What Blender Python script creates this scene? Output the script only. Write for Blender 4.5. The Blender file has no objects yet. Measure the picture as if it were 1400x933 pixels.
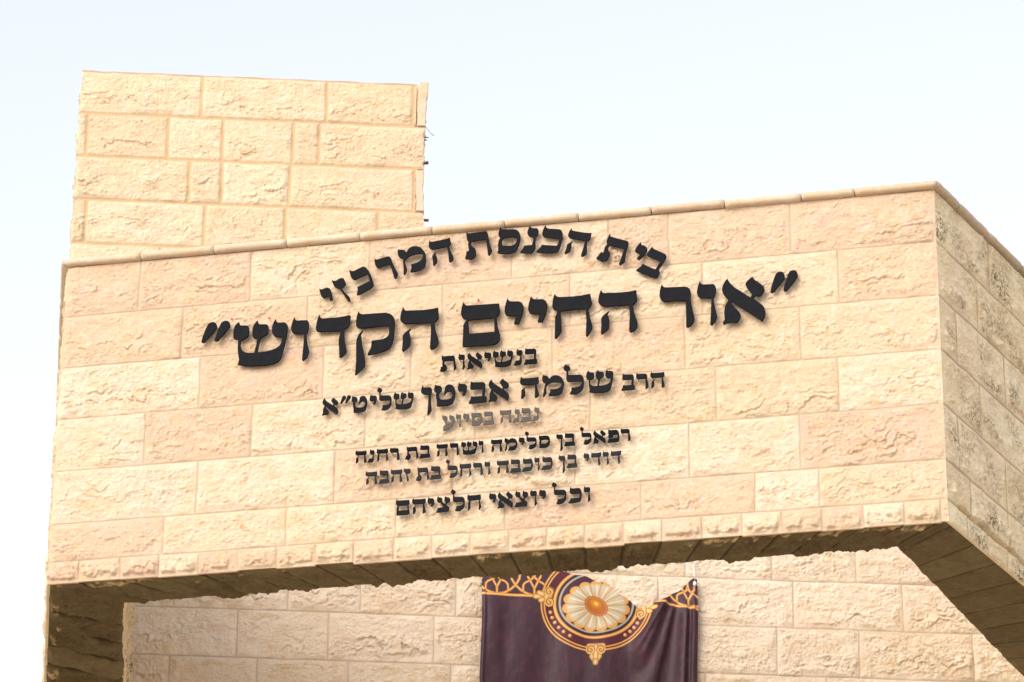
import bpy, bmesh, math, random
import numpy as np
from mathutils import Matrix, Vector

# ------------------------------------------------------------------ camera, world, sun, exposure
Z0 = 8.0                                     # height of the canopy's underside above the ground
scn = bpy.context.scene
col = scn.collection
cam_d = bpy.data.cameras.new('camera'); cam = bpy.data.objects.new('camera', cam_d); col.objects.link(cam)
FW = Vector((-0.17934791, 0.88005018, 0.43971128)); RT = Vector((0.98065719, 0.19554320, 0.00862152)); UP = Vector((0.07839518, -0.43275228, 0.89809780))
cam.matrix_world = Matrix(((RT.x, UP.x, -FW.x, 5.00199534), (RT.y, UP.y, -FW.y, -14.756548), (RT.z, UP.z, -FW.z, -6.40204607 + Z0), (0, 0, 0, 1)))
cam_d.sensor_width = 36.0; cam_d.lens = 5400.43 / 1400 * 36.0
cam_d.clip_start = 0.1; cam_d.clip_end = 5000
scn.camera = cam
SUN_AZ, SUN_EL = math.radians(23), math.radians(30)      # azimuth to the left of straight behind the viewer
world = bpy.data.worlds.new('World'); scn.world = world; world.use_nodes = True
wn = world.node_tree.nodes; wl = world.node_tree.links
sky = wn.new('ShaderNodeTexSky'); sky.sky_type = 'NISHITA'; sky.sun_disc = False
sdir = Vector((-math.sin(SUN_AZ) * math.cos(SUN_EL), -math.cos(SUN_AZ) * math.cos(SUN_EL), math.sin(SUN_EL)))
sky.sun_elevation = SUN_EL; sky.sun_rotation = math.atan2(sdir.x, sdir.y)
sky.air_density = 1.0; sky.dust_density = 1.5; sky.ozone_density = 1.5; sky.altitude = 600
bg = wn['Background']; bg.inputs['Strength'].default_value = 0.15
hs = wn.new('ShaderNodeHueSaturation'); hs.inputs['Saturation'].default_value = 0.45     # bright milky haze
wl.new(sky.outputs[0], hs.inputs['Color']); mx = wn.new('ShaderNodeMix'); mx.data_type = 'RGBA'; mx.inputs[0].default_value = 0.40; mx.inputs[7].default_value = (1.56, 1.61, 1.71, 1)   # thin even veil of high cloud
tn = wn.new('ShaderNodeMix'); tn.data_type = 'RGBA'; tn.blend_type = 'MULTIPLY'; tn.inputs[0].default_value = 1.0; tn.inputs[7].default_value = (1.0, 0.966, 0.99, 1)
wl.new(hs.outputs[0], mx.inputs[6]); wl.new(mx.outputs[2], tn.inputs[6]); wl.new(tn.outputs[2], bg.inputs['Color'])
sun_d = bpy.data.lights.new('sun', 'SUN'); sun_d.energy = 0.72; sun_d.angle = math.radians(38); sun_d.color = (1.0, 0.90, 0.76)
sun = bpy.data.objects.new('sun', sun_d); col.objects.link(sun); sun.location = (-10, -20, 30)
sun.rotation_euler = sdir.to_track_quat('Z', 'Y').to_euler()
scn.view_settings.view_transform = 'Standard'; scn.view_settings.look = 'None'
scn.view_settings.gamma = 1.0; scn.view_settings.use_curve_mapping = False
scn.view_settings.exposure = 1.67
scn.render.engine = 'CYCLES'

# ------------------------------------------------------------------ numpy noise
def _h(ix, iy, s):
    with np.errstate(over='ignore'):
        h = (ix.astype(np.int64) * 374761393 + iy.astype(np.int64) * 668265263 + s * 974634777) & 0xffffffff
        h = ((h ^ (h >> 13)) * 1274126177) & 0xffffffff
        h = ((h ^ (h >> 16)) * 2246822519) & 0xffffffff
        h = h ^ (h >> 15)
    return (h & 0xffff) / 65535.0
def vn(x, y, s=0):
    ix, iy = np.floor(x), np.floor(y); fx, fy = x - ix, y - iy
    fx = fx * fx * fx * (fx * (fx * 6 - 15) + 10); fy = fy * fy * fy * (fy * (fy * 6 - 15) + 10)
    a, b, c, d = _h(ix, iy, s), _h(ix + 1, iy, s), _h(ix, iy + 1, s), _h(ix + 1, iy + 1, s)
    return (a + (b - a) * fx) * (1 - fy) + (c + (d - c) * fx) * fy
def fbm(x, y, s=0, o=4, g=0.5):
    r = 0; a = 1; t = 0
    for i in range(o):
        cx, sx = math.cos(i * 1.1), math.sin(i * 1.1)
        r = r + a * vn(x * cx - y * sx + i * 17.3, x * sx + y * cx + i * 9.1, s + i); t += a; a *= g
        x = x * 2.03; y = y * 2.03
    return r / t
def sst(a, b, x):
    t = np.clip((x - a) / (b - a), 0, 1); return t * t * (3 - 2 * t)

# ------------------------------------------------------------------ stone faces
class Acc:
    def __init__(s): s.v = []; s.f = []; s.a = {'tint': [], 'joint': [], 'rough': [], 'lit_chip': [], 'vein': []}; s.n = 0
    def add(s, V, F, tint, joint, rough, lit_chip=0., vein=0.):
        s.v.append(V); s.f.append(F + s.n); s.n += len(V)
        for k, q in zip(('tint', 'joint', 'rough', 'lit_chip', 'vein'), (tint, joint, rough, lit_chip, vein)): s.a[k].append(np.broadcast_to(q, len(V)).astype(np.float32))
def make_mesh(name, V, F, attrs=None, smooth=True):
    me = bpy.data.meshes.new(name)
    V = np.ascontiguousarray(V, np.float32); F = np.ascontiguousarray(F, np.int32)
    me.vertices.add(len(V)); me.vertices.foreach_set('co', V.ravel())
    me.loops.add(F.size); me.loops.foreach_set('vertex_index', F.ravel())
    me.polygons.add(len(F)); me.polygons.foreach_set('loop_start', np.arange(0, F.size, F.shape[1], dtype=np.int32))
    me.polygons.foreach_set('use_smooth', np.full(len(F), smooth, bool))
    for k, q in (attrs or {}).items():
        if q.ndim == 1:
            at = me.attributes.new(k, 'FLOAT', 'POINT'); at.data.foreach_set('value', np.ascontiguousarray(q, np.float32))
        else:
            at = me.attributes.new(k, 'FLOAT_COLOR', 'POINT'); at.data.foreach_set('color', np.ascontiguousarray(q, np.float32).ravel())
    me.update(); me.validate(); return me
def link(name, me, mat, parent=None):
    o = bpy.data.objects.new(name, me); col.objects.link(o)
    if mat: me.materials.append(mat)
    if parent:
        o.parent = parent; me.transform(Matrix.Translation(-parent.location))
    return o
def thing(name, loc, label, cat, group=None):
    o = bpy.data.objects.new(name, None); col.objects.link(o); o.location = loc
    o['label'] = label; o['category'] = cat
    if group: o['group'] = group
    return o

def stone_height(u, v, rows, seed, amp, bound, jw=0.0035):
    """height over the wall plane, per-stone tint, joint mask and a roughness mask for coordinates u, v"""
    u = u + (fbm(u * 9, v * 9, seed + 91, 2) - .5) * 0.006; v = v + (fbm(u * 7, v * 9, seed + 92, 2) - .5) * 0.005
    d = np.full(u.shape, 9.0); sid = np.zeros(u.shape); dtop = np.zeros(u.shape); dbot = np.zeros(u.shape)
    for r, (v0, v1, js) in enumerate(rows):
        m = (v >= v0) & (v < v1) if 0 < r < len(rows) - 1 else ((v >= v0) if (v0 > rows[0][0] or r == len(rows) - 1) and r == (len(rows) - 1) else (v < v1))
        if not m.any(): continue
        uu = u[m]; vv = v[m]
        js = np.array([-99.] + sorted(js) + [99.])
        k = np.clip(np.searchsorted(js, uu) - 1, 0, len(js) - 2)
        lo = np.where(r == 0, 9., 0); 
        dv0 = vv - v0 if r > 0 else np.full(vv.shape, 9.); dv1 = v1 - vv if r < len(rows) - 1 else np.full(vv.shape, 9.)
        d[m] = np.minimum(np.minimum(uu - js[k], js[k + 1] - uu), np.minimum(dv0, dv1))
        dtop[m] = (v1 - vv) / (v1 - v0); dbot[m] = (vv - v0) / (v1 - v0)
        sid[m] = r * 57 + k
    tint = _h(sid, sid * 3 + 1, seed + 5); t2 = _h(sid, sid * 7 + 2, seed + 6)
    # hammer-dressed face: every stone's noise is offset so that no two look alike
    ou, ov = sid * 3.71, sid * 5.17
    w1 = fbm(u * 9 + ou, v * 9 + ov, seed + 1, 3) - .5; w2 = fbm(u * 26 + ov, v * 26 + ou, seed + 2, 3) - .5; w3 = fbm(u * 70 + ov, v * 70 + ou, seed + 15, 2) - .5
    broad = fbm(u * 5 + ou, v * 8 + ov, seed + 3, 3)
    # broken ledges: gentle slopes facing up, abrupt undersides, appearing in patches
    def ledges(fr, wa, wb, tilt, sd, lo, hi):
        q = v * fr + u * tilt + w1 * wa + w2 * wb + w3 * wb * .45 + ou; f = q - np.floor(q)
        saw = (1 - f) * sst(0, .07, f)
        pat = sst(lo, hi, fbm(u * 9 + ov, v * 17 + ou, sd, 3)) * (.4 + .6 * _h(np.floor(q), sid, sd))
        return saw * pat
    low = 0.40 + 0.60 * np.exp(-((dbot - .30 - .25 * (t2 - .5)) / .26) ** 2)
    L1 = ledges(15, 3.2, .9, 1.5 * (t2 - .5), seed + 11, .46, .62); L2 = ledges(34, 3.5, 2.4, 9 * (tint - .5), seed + 12, .50, .62)
    mid = fbm(u * 30 + ou + w2 * 2, v * 42 + ov, seed + 4, 3); fine = fbm(u * 110, v * 125, seed + 7, 2)
    grit = np.abs(fbm(u * 55 + ov, v * 75 + ou, seed + 16, 2) - .5) * 2       # picked, pock-marked surface
    gm_ = sst(.42, .60, fbm(u * 6 + ou, v * 9 + ov, seed + 17, 2))
    # a few sharp cracks
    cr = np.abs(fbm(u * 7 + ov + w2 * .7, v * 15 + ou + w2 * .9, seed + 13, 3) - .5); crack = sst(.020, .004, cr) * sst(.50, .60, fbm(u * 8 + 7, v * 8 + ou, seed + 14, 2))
    e = d + (fbm(u * 14, v * 14, seed + 9, 3) - .5) * 0.035
    mask = sst(-0.002, 0.030, e)
    body = (broad - .3) * .9 + L1 * .62 * low + L2 * .26 * low + (mid - .5) * .46 * (.5 + .5 * low) + (grit - .3) * .34 * (.3 + .7 * gm_) - crack * .12 * low
    h = amp * mask * body + (fine - .5) * 0.0022 * (.35 + .65 * mask)
    joint = 1 - sst(jw * .5, jw * 1.3, d)
    h = h - joint * 0.0030
    if bound is not None: h = h * bound
    stone_height.vein = sst(.017, .003, cr) * sst(.48, .60, fbm(u * 8 + 7, v * 8 + ou, seed + 14, 2)) * mask * low  # mask for the brown lines along the cracks
    return h, tint, joint, mask * low
def face(acc, P00, P10, P11, P01, N, su, sv, rows, seed, amp, res, edge=0.012, skirt=0.012, clip=None, wob=None, pw=None, jw=.0035, lit_chips=None):
    """bilinear stone face; u runs along P00-P10 (0..su metres), v along P00-P01 (0..sv)"""
    P00, P10, P11, P01, N = [np.array(q, float) for q in (P00, P10, P11, P01, N)]
    (u0, u1), (v0, v1) = su, sv
    nu = max(2, int(round((u1 - u0) / res)) + 1); nv = max(2, int(round((v1 - v0) / res)) + 1)
    us = np.linspace(u0, u1, nu); vs = np.linspace(v0, v1, nv)
    U, V = np.meshgrid(us, vs); U = U.ravel(); V = V.ravel()
    b = np.ones(U.shape)
    if edge:
        eu0, eu1, ev0, ev1 = edge if isinstance(edge, tuple) else (edge,) * 4
        b = sst(0, eu0, U - u0 + (fbm(V * 24, V * 0 + 5, seed + 31, 2) - .5) * eu0 * .6 * (U > u0)) * sst(0, eu1, u1 - U) * sst(0, ev0, V - v0) * sst(0, ev1, v1 - V)
    h, tint, joint, rough = stone_height(U, V, rows, seed, amp, b, jw)
    lit_chip = 0.
    if lit_chips:        # chips along the front arris hang lower; their pale tone paints in sunlight
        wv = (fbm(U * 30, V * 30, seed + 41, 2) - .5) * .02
        lit_chip = sst(.50, .58, fbm(U * 9, V * 14, seed + 40, 3)) * sst(.004, .012, V + wv) * sst(.052, .034, V + wv) * sst(.40, .62, fbm(U * 55, V * 80, seed + 43, 3))
        h = h + lit_chip * .012 * fbm(U * 40, V * 40, seed + 42, 2)
    s = (U - u0) / (u1 - u0); t = (V - v0) / (v1 - v0)
    if wob is not None: s, t = wob(U, V, s, t)
    Pp = (P00[None] * ((1 - s) * (1 - t))[:, None] + P10[None] * (s * (1 - t))[:, None] + P11[None] * (s * t)[:, None] + P01[None] * ((1 - s) * t)[:, None])
    Pp = Pp + N[None] * h[:, None]
    if pw is not None: Pp = pw(Pp, U, V)
    i = np.arange(nu * nv).reshape(nv, nu)
    F = np.stack([i[:-1, :-1], i[:-1, 1:], i[1:, 1:], i[1:, :-1]], -1).reshape(-1, 4)
    e1, e2 = P10 - P00, P01 - P00
    if np.dot(np.cross(e1, e2), N) < 0: F = F[:, ::-1]
    acc.add(Pp, F, tint, joint, rough, lit_chip, stone_height.vein)
    if skirt:
        ring = np.concatenate([i[0, :], i[1:, -1], i[-1, -2::-1], i[-2:0:-1, 0]])
        A = Pp[ring]; Bk = A - N[None] * skirt; n = len(ring)
        idx = np.arange(n); nx = (idx + 1) % n
        Fs = np.stack([idx, idx + n, nx + n, nx], -1)
        if np.dot(np.cross(e1, e2), N) < 0: Fs = Fs[:, ::-1]
        acc.add(np.concatenate([A, Bk]), Fs, np.tile(tint[ring], 2), 0, 0)
def finish(acc, name, mat, parent):
    V = np.concatenate(acc.v); F = np.concatenate(acc.f)
    V = V + np.array([0, 0, Z0])
    return link(name, make_mesh(name, V, F, {k: np.concatenate(q) for k, q in acc.a.items()}), mat, parent)

# ------------------------------------------------------------------ materials
def mat_new(name):
    m = bpy.data.materials.new(name); m.use_nodes = True
    return m, m.node_tree.nodes, m.node_tree.links, m.node_tree.nodes['Principled BSDF']
def ramp(nodes, stops):
    r = nodes.new('ShaderNodeValToRGB'); el = r.color_ramp.elements
    while len(el) < len(stops): el.new(0.5)
    for e, (p, c) in zip(el, stops): e.position = p; e.color = (*c, 1) if len(c) == 3 else c
    return r
def stone_mat(name, stops, mortar, rust=0.0, lichen=0.0, pits=0.35, bump=0.65, dark=False):
    m, n, l, b = mat_new(name)
    tc = n.new('ShaderNodeTexCoord'); geo = tc.outputs['Object']
    at = n.new('ShaderNodeAttribute'); at.attribute_name = 'tint'
    aj = n.new('ShaderNodeAttribute'); aj.attribute_name = 'joint'
    def noise(scale, det=4, rough=.6, vec=None, dist=0.0):
        q = n.new('ShaderNodeTexNoise'); q.inputs['Scale'].default_value = scale; q.inputs['Detail'].default_value = det; q.inputs['Roughness'].default_value = rough
        q.inputs['Distortion'].default_value = dist
        l.new(vec or geo, q.inputs['Vector']); return q
    def mth(op, a, bb, clamp=True):
        q = n.new('ShaderNodeMath'); q.operation = op; q.use_clamp = clamp
        for i, s in enumerate((a, bb)):
            if hasattr(s, 'is_linked'): l.new(s, q.inputs[i])
            else: q.inputs[i].default_value = s
        return q.outputs[0]
    def mix(fac, a, bb, mode='MIX'):
        q = n.new('ShaderNodeMix'); q.data_type = 'RGBA'; q.blend_type = mode
        for s, i in ((fac, 0), (a, 6), (bb, 7)):
            if hasattr(s, 'is_linked'): l.new(s, q.inputs[i])
            else: q.inputs[i].default_value = s if i == 0 else (*s, 1)
        return q.outputs[2]
    big = noise(3.2, 3); med = noise(17, 5, .62, dist=.6); fin = noise(120, 3, .6)
    t = mth('ADD', mth('MULTIPLY', at.outputs['Fac'], .62), mth('MULTIPLY', med.outputs['Fac'], .38))
    rp = ramp(n, stops); l.new(t, rp.inputs[0]); c = rp.outputs[0]
    # ochre clouding and pale bloom
    rb = ramp(n, [(.45, (0, 0, 0)), (.75, (1, 1, 1))]); l.new(big.outputs['Fac'], rb.inputs[0])
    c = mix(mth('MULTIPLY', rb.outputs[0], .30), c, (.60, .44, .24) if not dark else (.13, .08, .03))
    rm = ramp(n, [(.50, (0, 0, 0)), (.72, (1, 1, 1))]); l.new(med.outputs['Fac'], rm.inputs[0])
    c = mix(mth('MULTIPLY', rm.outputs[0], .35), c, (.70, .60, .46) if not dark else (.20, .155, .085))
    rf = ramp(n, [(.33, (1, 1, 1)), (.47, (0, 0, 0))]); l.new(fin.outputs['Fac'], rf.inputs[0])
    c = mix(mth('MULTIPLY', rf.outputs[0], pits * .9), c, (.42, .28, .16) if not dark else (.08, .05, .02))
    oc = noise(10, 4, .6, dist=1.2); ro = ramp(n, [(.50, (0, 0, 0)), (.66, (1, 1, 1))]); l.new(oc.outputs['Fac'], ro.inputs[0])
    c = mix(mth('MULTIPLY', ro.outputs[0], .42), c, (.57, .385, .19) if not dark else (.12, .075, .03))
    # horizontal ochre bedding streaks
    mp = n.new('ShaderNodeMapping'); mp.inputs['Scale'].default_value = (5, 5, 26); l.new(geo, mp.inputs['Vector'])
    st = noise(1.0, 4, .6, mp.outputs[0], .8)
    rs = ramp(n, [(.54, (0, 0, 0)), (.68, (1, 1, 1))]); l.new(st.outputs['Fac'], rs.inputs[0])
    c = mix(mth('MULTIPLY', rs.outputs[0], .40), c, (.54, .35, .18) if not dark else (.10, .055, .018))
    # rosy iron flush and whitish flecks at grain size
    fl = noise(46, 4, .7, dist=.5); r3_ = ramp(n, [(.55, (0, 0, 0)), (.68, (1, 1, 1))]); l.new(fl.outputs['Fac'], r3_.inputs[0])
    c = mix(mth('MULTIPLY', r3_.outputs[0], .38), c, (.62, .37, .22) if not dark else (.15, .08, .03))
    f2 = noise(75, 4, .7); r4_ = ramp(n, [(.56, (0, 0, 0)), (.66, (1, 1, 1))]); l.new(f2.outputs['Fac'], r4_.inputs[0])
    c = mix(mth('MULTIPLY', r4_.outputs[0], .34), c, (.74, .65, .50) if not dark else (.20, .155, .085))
    pk = noise(1.7, 2); r5_ = ramp(n, [(.47, (0, 0, 0)), (.60, (1, 1, 1))]); l.new(pk.outputs['Fac'], r5_.inputs[0])
    if not dark: c = mix(mth('MULTIPLY', r5_.outputs[0], .14), c, (.64, .46, .36))
    # small dark pits
    vo = n.new('ShaderNodeTexVoronoi'); vo.inputs['Scale'].default_value = 21; l.new(geo, vo.inputs['Vector'])
    rv = ramp(n, [(.06, (1, 1, 1)), (.14, (0, 0, 0))]); l.new(vo.outputs['Distance'], rv.inputs[0])
    gate = noise(6.5, 2); rg = ramp(n, [(.52, (0, 0, 0)), (.64, (1, 1, 1))]); l.new(gate.outputs['Fac'], rg.inputs[0])
    c = mix(mth('MULTIPLY', mth('MULTIPLY', rv.outputs[0], rg.outputs[0]), pits), c, (.16, .10, .055))
    if rust:
        rn = noise(24, 4, .55, dist=1.0); g2 = noise(2.6, 2)
        r1 = ramp(n, [(.62, (0, 0, 0)), (.72, (1, 1, 1))]); l.new(rn.outputs['Fac'], r1.inputs[0])
        r2 = ramp(n, [(.50, (0, 0, 0)), (.66, (1, 1, 1))]); l.new(g2.outputs['Fac'], r2.inputs[0])
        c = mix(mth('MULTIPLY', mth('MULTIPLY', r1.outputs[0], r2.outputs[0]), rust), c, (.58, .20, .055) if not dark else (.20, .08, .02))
    if lichen:
        ln = noise(60, 5, .75, dist=.8); lg = noise(5.5, 3, .5, dist=.5)
        l1 = ramp(n, [(.46, (0, 0, 0)), (.56, (1, 1, 1))]); l.new(ln.outputs['Fac'], l1.inputs[0])
        l2 = ramp(n, [(.44, (0, 0, 0)), (.62, (1, 1, 1))]); l.new(lg.outputs['Fac'], l2.inputs[0])
        ar = n.new('ShaderNodeAttribute'); ar.attribute_name = 'rough'
        lm = mth('MULTIPLY', mth('MULTIPLY', l1.outputs[0], l2.outputs[0]), mth('MULTIPLY', ar.outputs['Fac'], 1.25))
        c = mix(mth('MULTIPLY', lm, lichen), c, (.13, .09, .035))
    av = n.new('ShaderNodeAttribute'); av.attribute_name = 'vein'      # brown lines along the cracks
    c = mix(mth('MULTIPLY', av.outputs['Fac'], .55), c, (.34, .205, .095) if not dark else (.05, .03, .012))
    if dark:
        ac = n.new('ShaderNodeAttribute'); ac.attribute_name = 'lit_chip'; c = mix(mth('MULTIPLY', ac.outputs['Fac'], .9), c, (.46, .31, .14))  # sun caught on the front arris, put into the colour as paler patches
    c = mix(mth('MULTIPLY', aj.outputs['Fac'], .92), c, mortar)
    l.new(c, b.inputs['Base Color'])
    b.inputs['Roughness'].default_value = .88; b.inputs['Specular IOR Level'].default_value = .25
    bn = noise(85, 6, .72); bp = n.new('ShaderNodeBump'); bp.inputs['Strength'].default_value = bump; bp.inputs['Distance'].default_value = .006
    l.new(bn.outputs['Fac'], bp.inputs['Height']); l.new(bp.outputs[0], b.inputs['Normal'])
    return m
CREAM = [(0.05, (.49, .34, .245)), (.3, (.545, .395, .27)), (.5, (.56, .43, .28)), (.7, (.60, .475, .33)), (.95, (.67, .565, .44))]
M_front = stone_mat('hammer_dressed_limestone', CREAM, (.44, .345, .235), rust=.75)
M_back = stone_mat('wall_limestone', [(0.05, (.65, .54, .39)), (.5, (.73, .63, .48)), (.95, (.79, .70, .56))], (.50, .40, .30), rust=.12, pits=.45)
M_tower = stone_mat('tower_limestone', [(0.05, (.60, .45, .29)), (.5, (.65, .51, .335)), (.95, (.71, .585, .41))], (.52, .36, .195), pits=.55)
M_side = stone_mat('weathered_limestone', [(0.05, (.67, .54, .31)), (.5, (.72, .595, .355)), (.95, (.77, .66, .44))], (.40, .29, .16), lichen=.95, pits=.6, bump=.5)
M_soffit = stone_mat('shade_toned_soffit_limestone', [(0.05, (.085, .056, .02)), (.5, (.13, .092, .037)), (.95, (.185, .138, .062))], (.05, .033, .012), lichen=.35, rust=.4, dark=True)  # same limestone, with the shade of the underside put into its dark tones
M_coping = stone_mat('sawn_limestone', [(0.05, (.48, .37, .25)), (.5, (.55, .44, .31)), (.95, (.62, .52, .39))], (.4, .3, .2), pits=.5, bump=.3)
M_coping2 = stone_mat('weathered_sawn_limestone', [(0.05, (.32, .26, .18)), (.5, (.40, .32, .22)), (.95, (.46, .38, .27))], (.3, .22, .14), pits=.6, bump=.4)
def plain(name, colr, rough, metal=0.0, noise_amt=.15, nscale=40, bump=0.0, spec=.3):
    m, n, l, b = mat_new(name); b.inputs['Specular IOR Level'].default_value = spec
    tc = n.new('ShaderNodeTexCoord'); q = n.new('ShaderNodeTexNoise'); q.inputs['Scale'].default_value = nscale; q.inputs['Detail'].default_value = 4
    l.new(tc.outputs['Object'], q.inputs['Vector'])
    r = ramp(n, [(.3, tuple(x * (1 - noise_amt) for x in colr)), (.7, tuple(min(1, x * (1 + noise_amt)) for x in colr))]); l.new(q.outputs['Fac'], r.inputs[0])
    l.new(r.outputs[0], b.inputs['Base Color']); b.inputs['Roughness'].default_value = rough; b.inputs['Metallic'].default_value = metal
    if bump:
        bp = n.new('ShaderNodeBump'); bp.inputs['Strength'].default_value = bump; bp.inputs['Distance'].default_value = .004
        l.new(q.outputs['Fac'], bp.inputs['Height']); l.new(bp.outputs[0], b.inputs['Normal'])
    return m
M_black = plain('black_powder_coat', (.008, .0085, .010), .75, noise_amt=.2, spec=.10)
M_ink = plain('glossy_black_coat', (.004, .005, .007), .7, noise_amt=.2, spec=.08)
M_char = plain('charcoal_faded_coat', (.018, .019, .021), .75, noise_amt=.25, spec=.12)
M_grey = plain('worn_grey_metal', (.058, .051, .042), .6, metal=.0, noise_amt=.3, nscale=90)
M_pin = plain('bright_steel', (.62, .62, .60), .3, metal=.9)
M_rust = plain('rusty_steel', (.10, .055, .035), .85, noise_amt=.5, nscale=200)
M_red = plain('red_marker_paint', (.62, .03, .04), .6)
M_conc = plain('rough_concrete', (.34, .31, .27), .95, noise_amt=.25, nscale=25, bump=.5)
M_ground = plain('paved_forecourt', (.50, .43, .34), .95, noise_amt=.2, nscale=3, bump=.3)

# ------------------------------------------------------------------ ground
gm = make_mesh('ground', np.array([(-2500, -2500, 0), (2500, -2500, 0), (2500, 2500, 0), (-2500, 2500, 0)], float), np.array([[0, 1, 2, 3]]))
g = link('ground', gm, M_ground); g['kind'] = 'structure'

# ------------------------------------------------------------------ the projecting canopy
W = 3.808; TOPL, TOPR = 1.503, 1.524
FJ = {1: [0.333, 0.834, 1.363, 1.991, 2.412, 2.671, 3.192], 2: [0.536, 1.094, 1.69, 2.244, 2.813, 3.391], 3: [0.626, 1.173, 1.554, 2.169, 2.735, 3.224], 4: [0.394, 0.866, 1.362, 1.84, 2.332, 2.865, 3.377], 5: [0.636, 1.236, 1.75, 2.267, 2.748, 3.212], 6: [0.498, 1.033, 1.506, 1.971, 2.544, 3.02, 3.286], 7: [0.134, 0.317, 0.486, 0.658, 0.828, 0.997, 1.164, 1.328, 1.5, 1.662, 1.825, 1.989, 2.148, 2.308, 2.472, 2.632, 2.798, 2.962, 3.129, 3.294, 3.462, 3.63, 3.778]}
c6, c7 = .2775, .1003
zr = [0, c7, c6, c6 + .25, c6 + .5, c6 + .75, c6 + 1.0, 1.55]
rowsF = [(zr[i], zr[i + 1], FJ[7 - i]) for i in range(7)]
port = thing('stone_canopy', (W / 2, 0, Z0), 'projecting cream limestone canopy carrying the black Hebrew inscription', 'canopy')
rv = np.array([.325, .946, 0]); rn = np.array([.946, -.325, 0])       # right arm, outer side
lv = np.array([-.31, .951, 0]); ln_ = np.array([-.951, -.31, 0])      # left arm, outer side
LR, LL = 4.05, 2.16
def pwF(P, U, V):
    # the small blocks of the lowest course hang a few millimetres up or down and out
    k = np.searchsorted(np.array(FJ[7]), U); e = sst(c7, c7 * .55, V)
    P = P.copy(); P[:, 2] += e * (_h(k, k * 2 + 1, 77) - .62) * .010; P[:, 1] -= e * sst(0, .006, np.minimum(np.abs(U[:, None] - np.array(FJ[7])[None]).min(1), .1)) * (_h(k, k * 3, 78) - .3) * .006
    jd = np.abs(U[:, None] - np.array(FJ[7])[None]).min(1)       # their lower halves are left rough over a sawn margin
    P[:, 1] -= sst(.014, .024, V + (fbm(U * 40, V * 0, 82, 2) - .5) * .012) * sst(.088, .030, V) * sst(.006, .022, jd) * sst(.30, .62, fbm(U * 26, V * 30, 81, 3)) * .015
    return P
A = Acc()
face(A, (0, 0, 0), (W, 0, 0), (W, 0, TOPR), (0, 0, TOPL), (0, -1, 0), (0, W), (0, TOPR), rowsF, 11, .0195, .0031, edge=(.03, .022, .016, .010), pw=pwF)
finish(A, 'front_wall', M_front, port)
A = Acc()
def pwS(P, U, V):
    # raked-out bed joint above the lowest course
    w_ = (fbm(U * 12, V * 0, 71, 3) - .5) * .012
    g_ = sst(.014, .008, np.abs(V - c7 - w_)) * sst(.10, .13, U) * sst(.30, .38, fbm(U * 6, V * 0 + 3, 72, 2) + .1)
    return P - g_[:, None] * .035 * rn[None]
rows_side = lambda off, L, sd: [(zr[i], zr[i + 1], [off[i % len(off)] + k * (.42 + .09 * ((k * 7 + i * 3 + sd) % 4)) for k in range(int(L / .4) + 1)]) for i in range(7)]
def rp(o, d, t, z=0): return (o[0] + d[0] * t, o[1] + d[1] * t, z)
RO = (W, 0); rj = rows_side([.22, .35, .12, .32, .20, .40, .55], LR, 1)
rj[0] = (0, c7, [.20 * k + .19 for k in range(20)]); rj[1] = (c7, c6, [.235, .62, 1.1, 1.6, 2.1]); rj[2] = (c6, c6 + .25, [.135, .62, 1.1, 1.55, 2.1]); rj[3] = (zr[3], zr[4], [.385, .9, 1.4, 1.9]); rj[4] = (zr[4], zr[5], [.165, .66, 1.2, 1.7, 2.2])
face(A, rp(RO, rv, 0), rp(RO, rv, 1.3), rp(RO, rv, 1.3, TOPR), rp(RO, rv, 0, TOPR), rn, (0, 1.3), (0, TOPR), rj, 23, .022, .0042, jw=.006, edge=(.075, .004, .012, .010), pw=pwS)
face(A, rp(RO, rv, 1.3), rp(RO, rv, LR), rp(RO, rv, LR, TOPR), rp(RO, rv, 1.3, TOPR), rn, (1.3, LR), (0, TOPR), rj, 23, .024, .015, edge=.010, pw=pwS)
finish(A, 'side_wall', M_side, port)
A = Acc(); LO = (0, 0); lj = rows_side([.3, .2, .45, .3, .5, .25, .4], LL, 2)
face(A, rp(LO, lv, 0), rp(LO, lv, LL), rp(LO, lv, LL, TOPL), rp(LO, lv, 0, TOPL), ln_, (0, LL), (0, TOPL), lj, 31, .024, .008, edge=(.05, .01, .01, .01))
finish(A, 'side_wall', M_side, port)
# inner faces
IL, IR = (.261, .255), (3.576, .235)
liv = np.array([-.285, .9585, 0]); liv /= np.linalg.norm(liv); riv = np.array([.24, .971, 0]); riv /= np.linalg.norm(riv)
A = Acc()
ij = [(0, .12, [.3 * k for k in range(14)])] + [(.12 + .25 * k, .37 + .25 * k, [.2 + .13 * (k % 3) + .55 * j for j in range(9)]) for k in range(6)]
face(A, (IR[0], IR[1], .012), (IL[0], IL[1], .012), (IL[0], IL[1], TOPL), (IR[0], IR[1], TOPR), (0, 1, 0), (0, 3.315), (0, TOPL), ij, 41, .02, .012, edge=.006)
lin = np.array([liv[1], -liv[0], 0])
face(A, rp(IL, liv, 0, .012), rp(IL, liv, 2.15, .012), rp(IL, liv, 2.15, TOPL), rp(IL, liv, 0, TOPL), lin, (0, 2.15), (0, TOPL), ij, 43, .035, .006, edge=.006)
rin = np.array([-riv[1], riv[0], 0])
face(A, rp(IR, riv, 0, .012), rp(IR, riv, 3.5, .012), rp(IR, riv, 3.5, TOPR), rp(IR, riv, 0, TOPR), rin, (0, 3.5), (0, TOPR), ij, 47, .007, .015, edge=.006)
finish(A, 'inner_wall', M_side, port)
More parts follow.
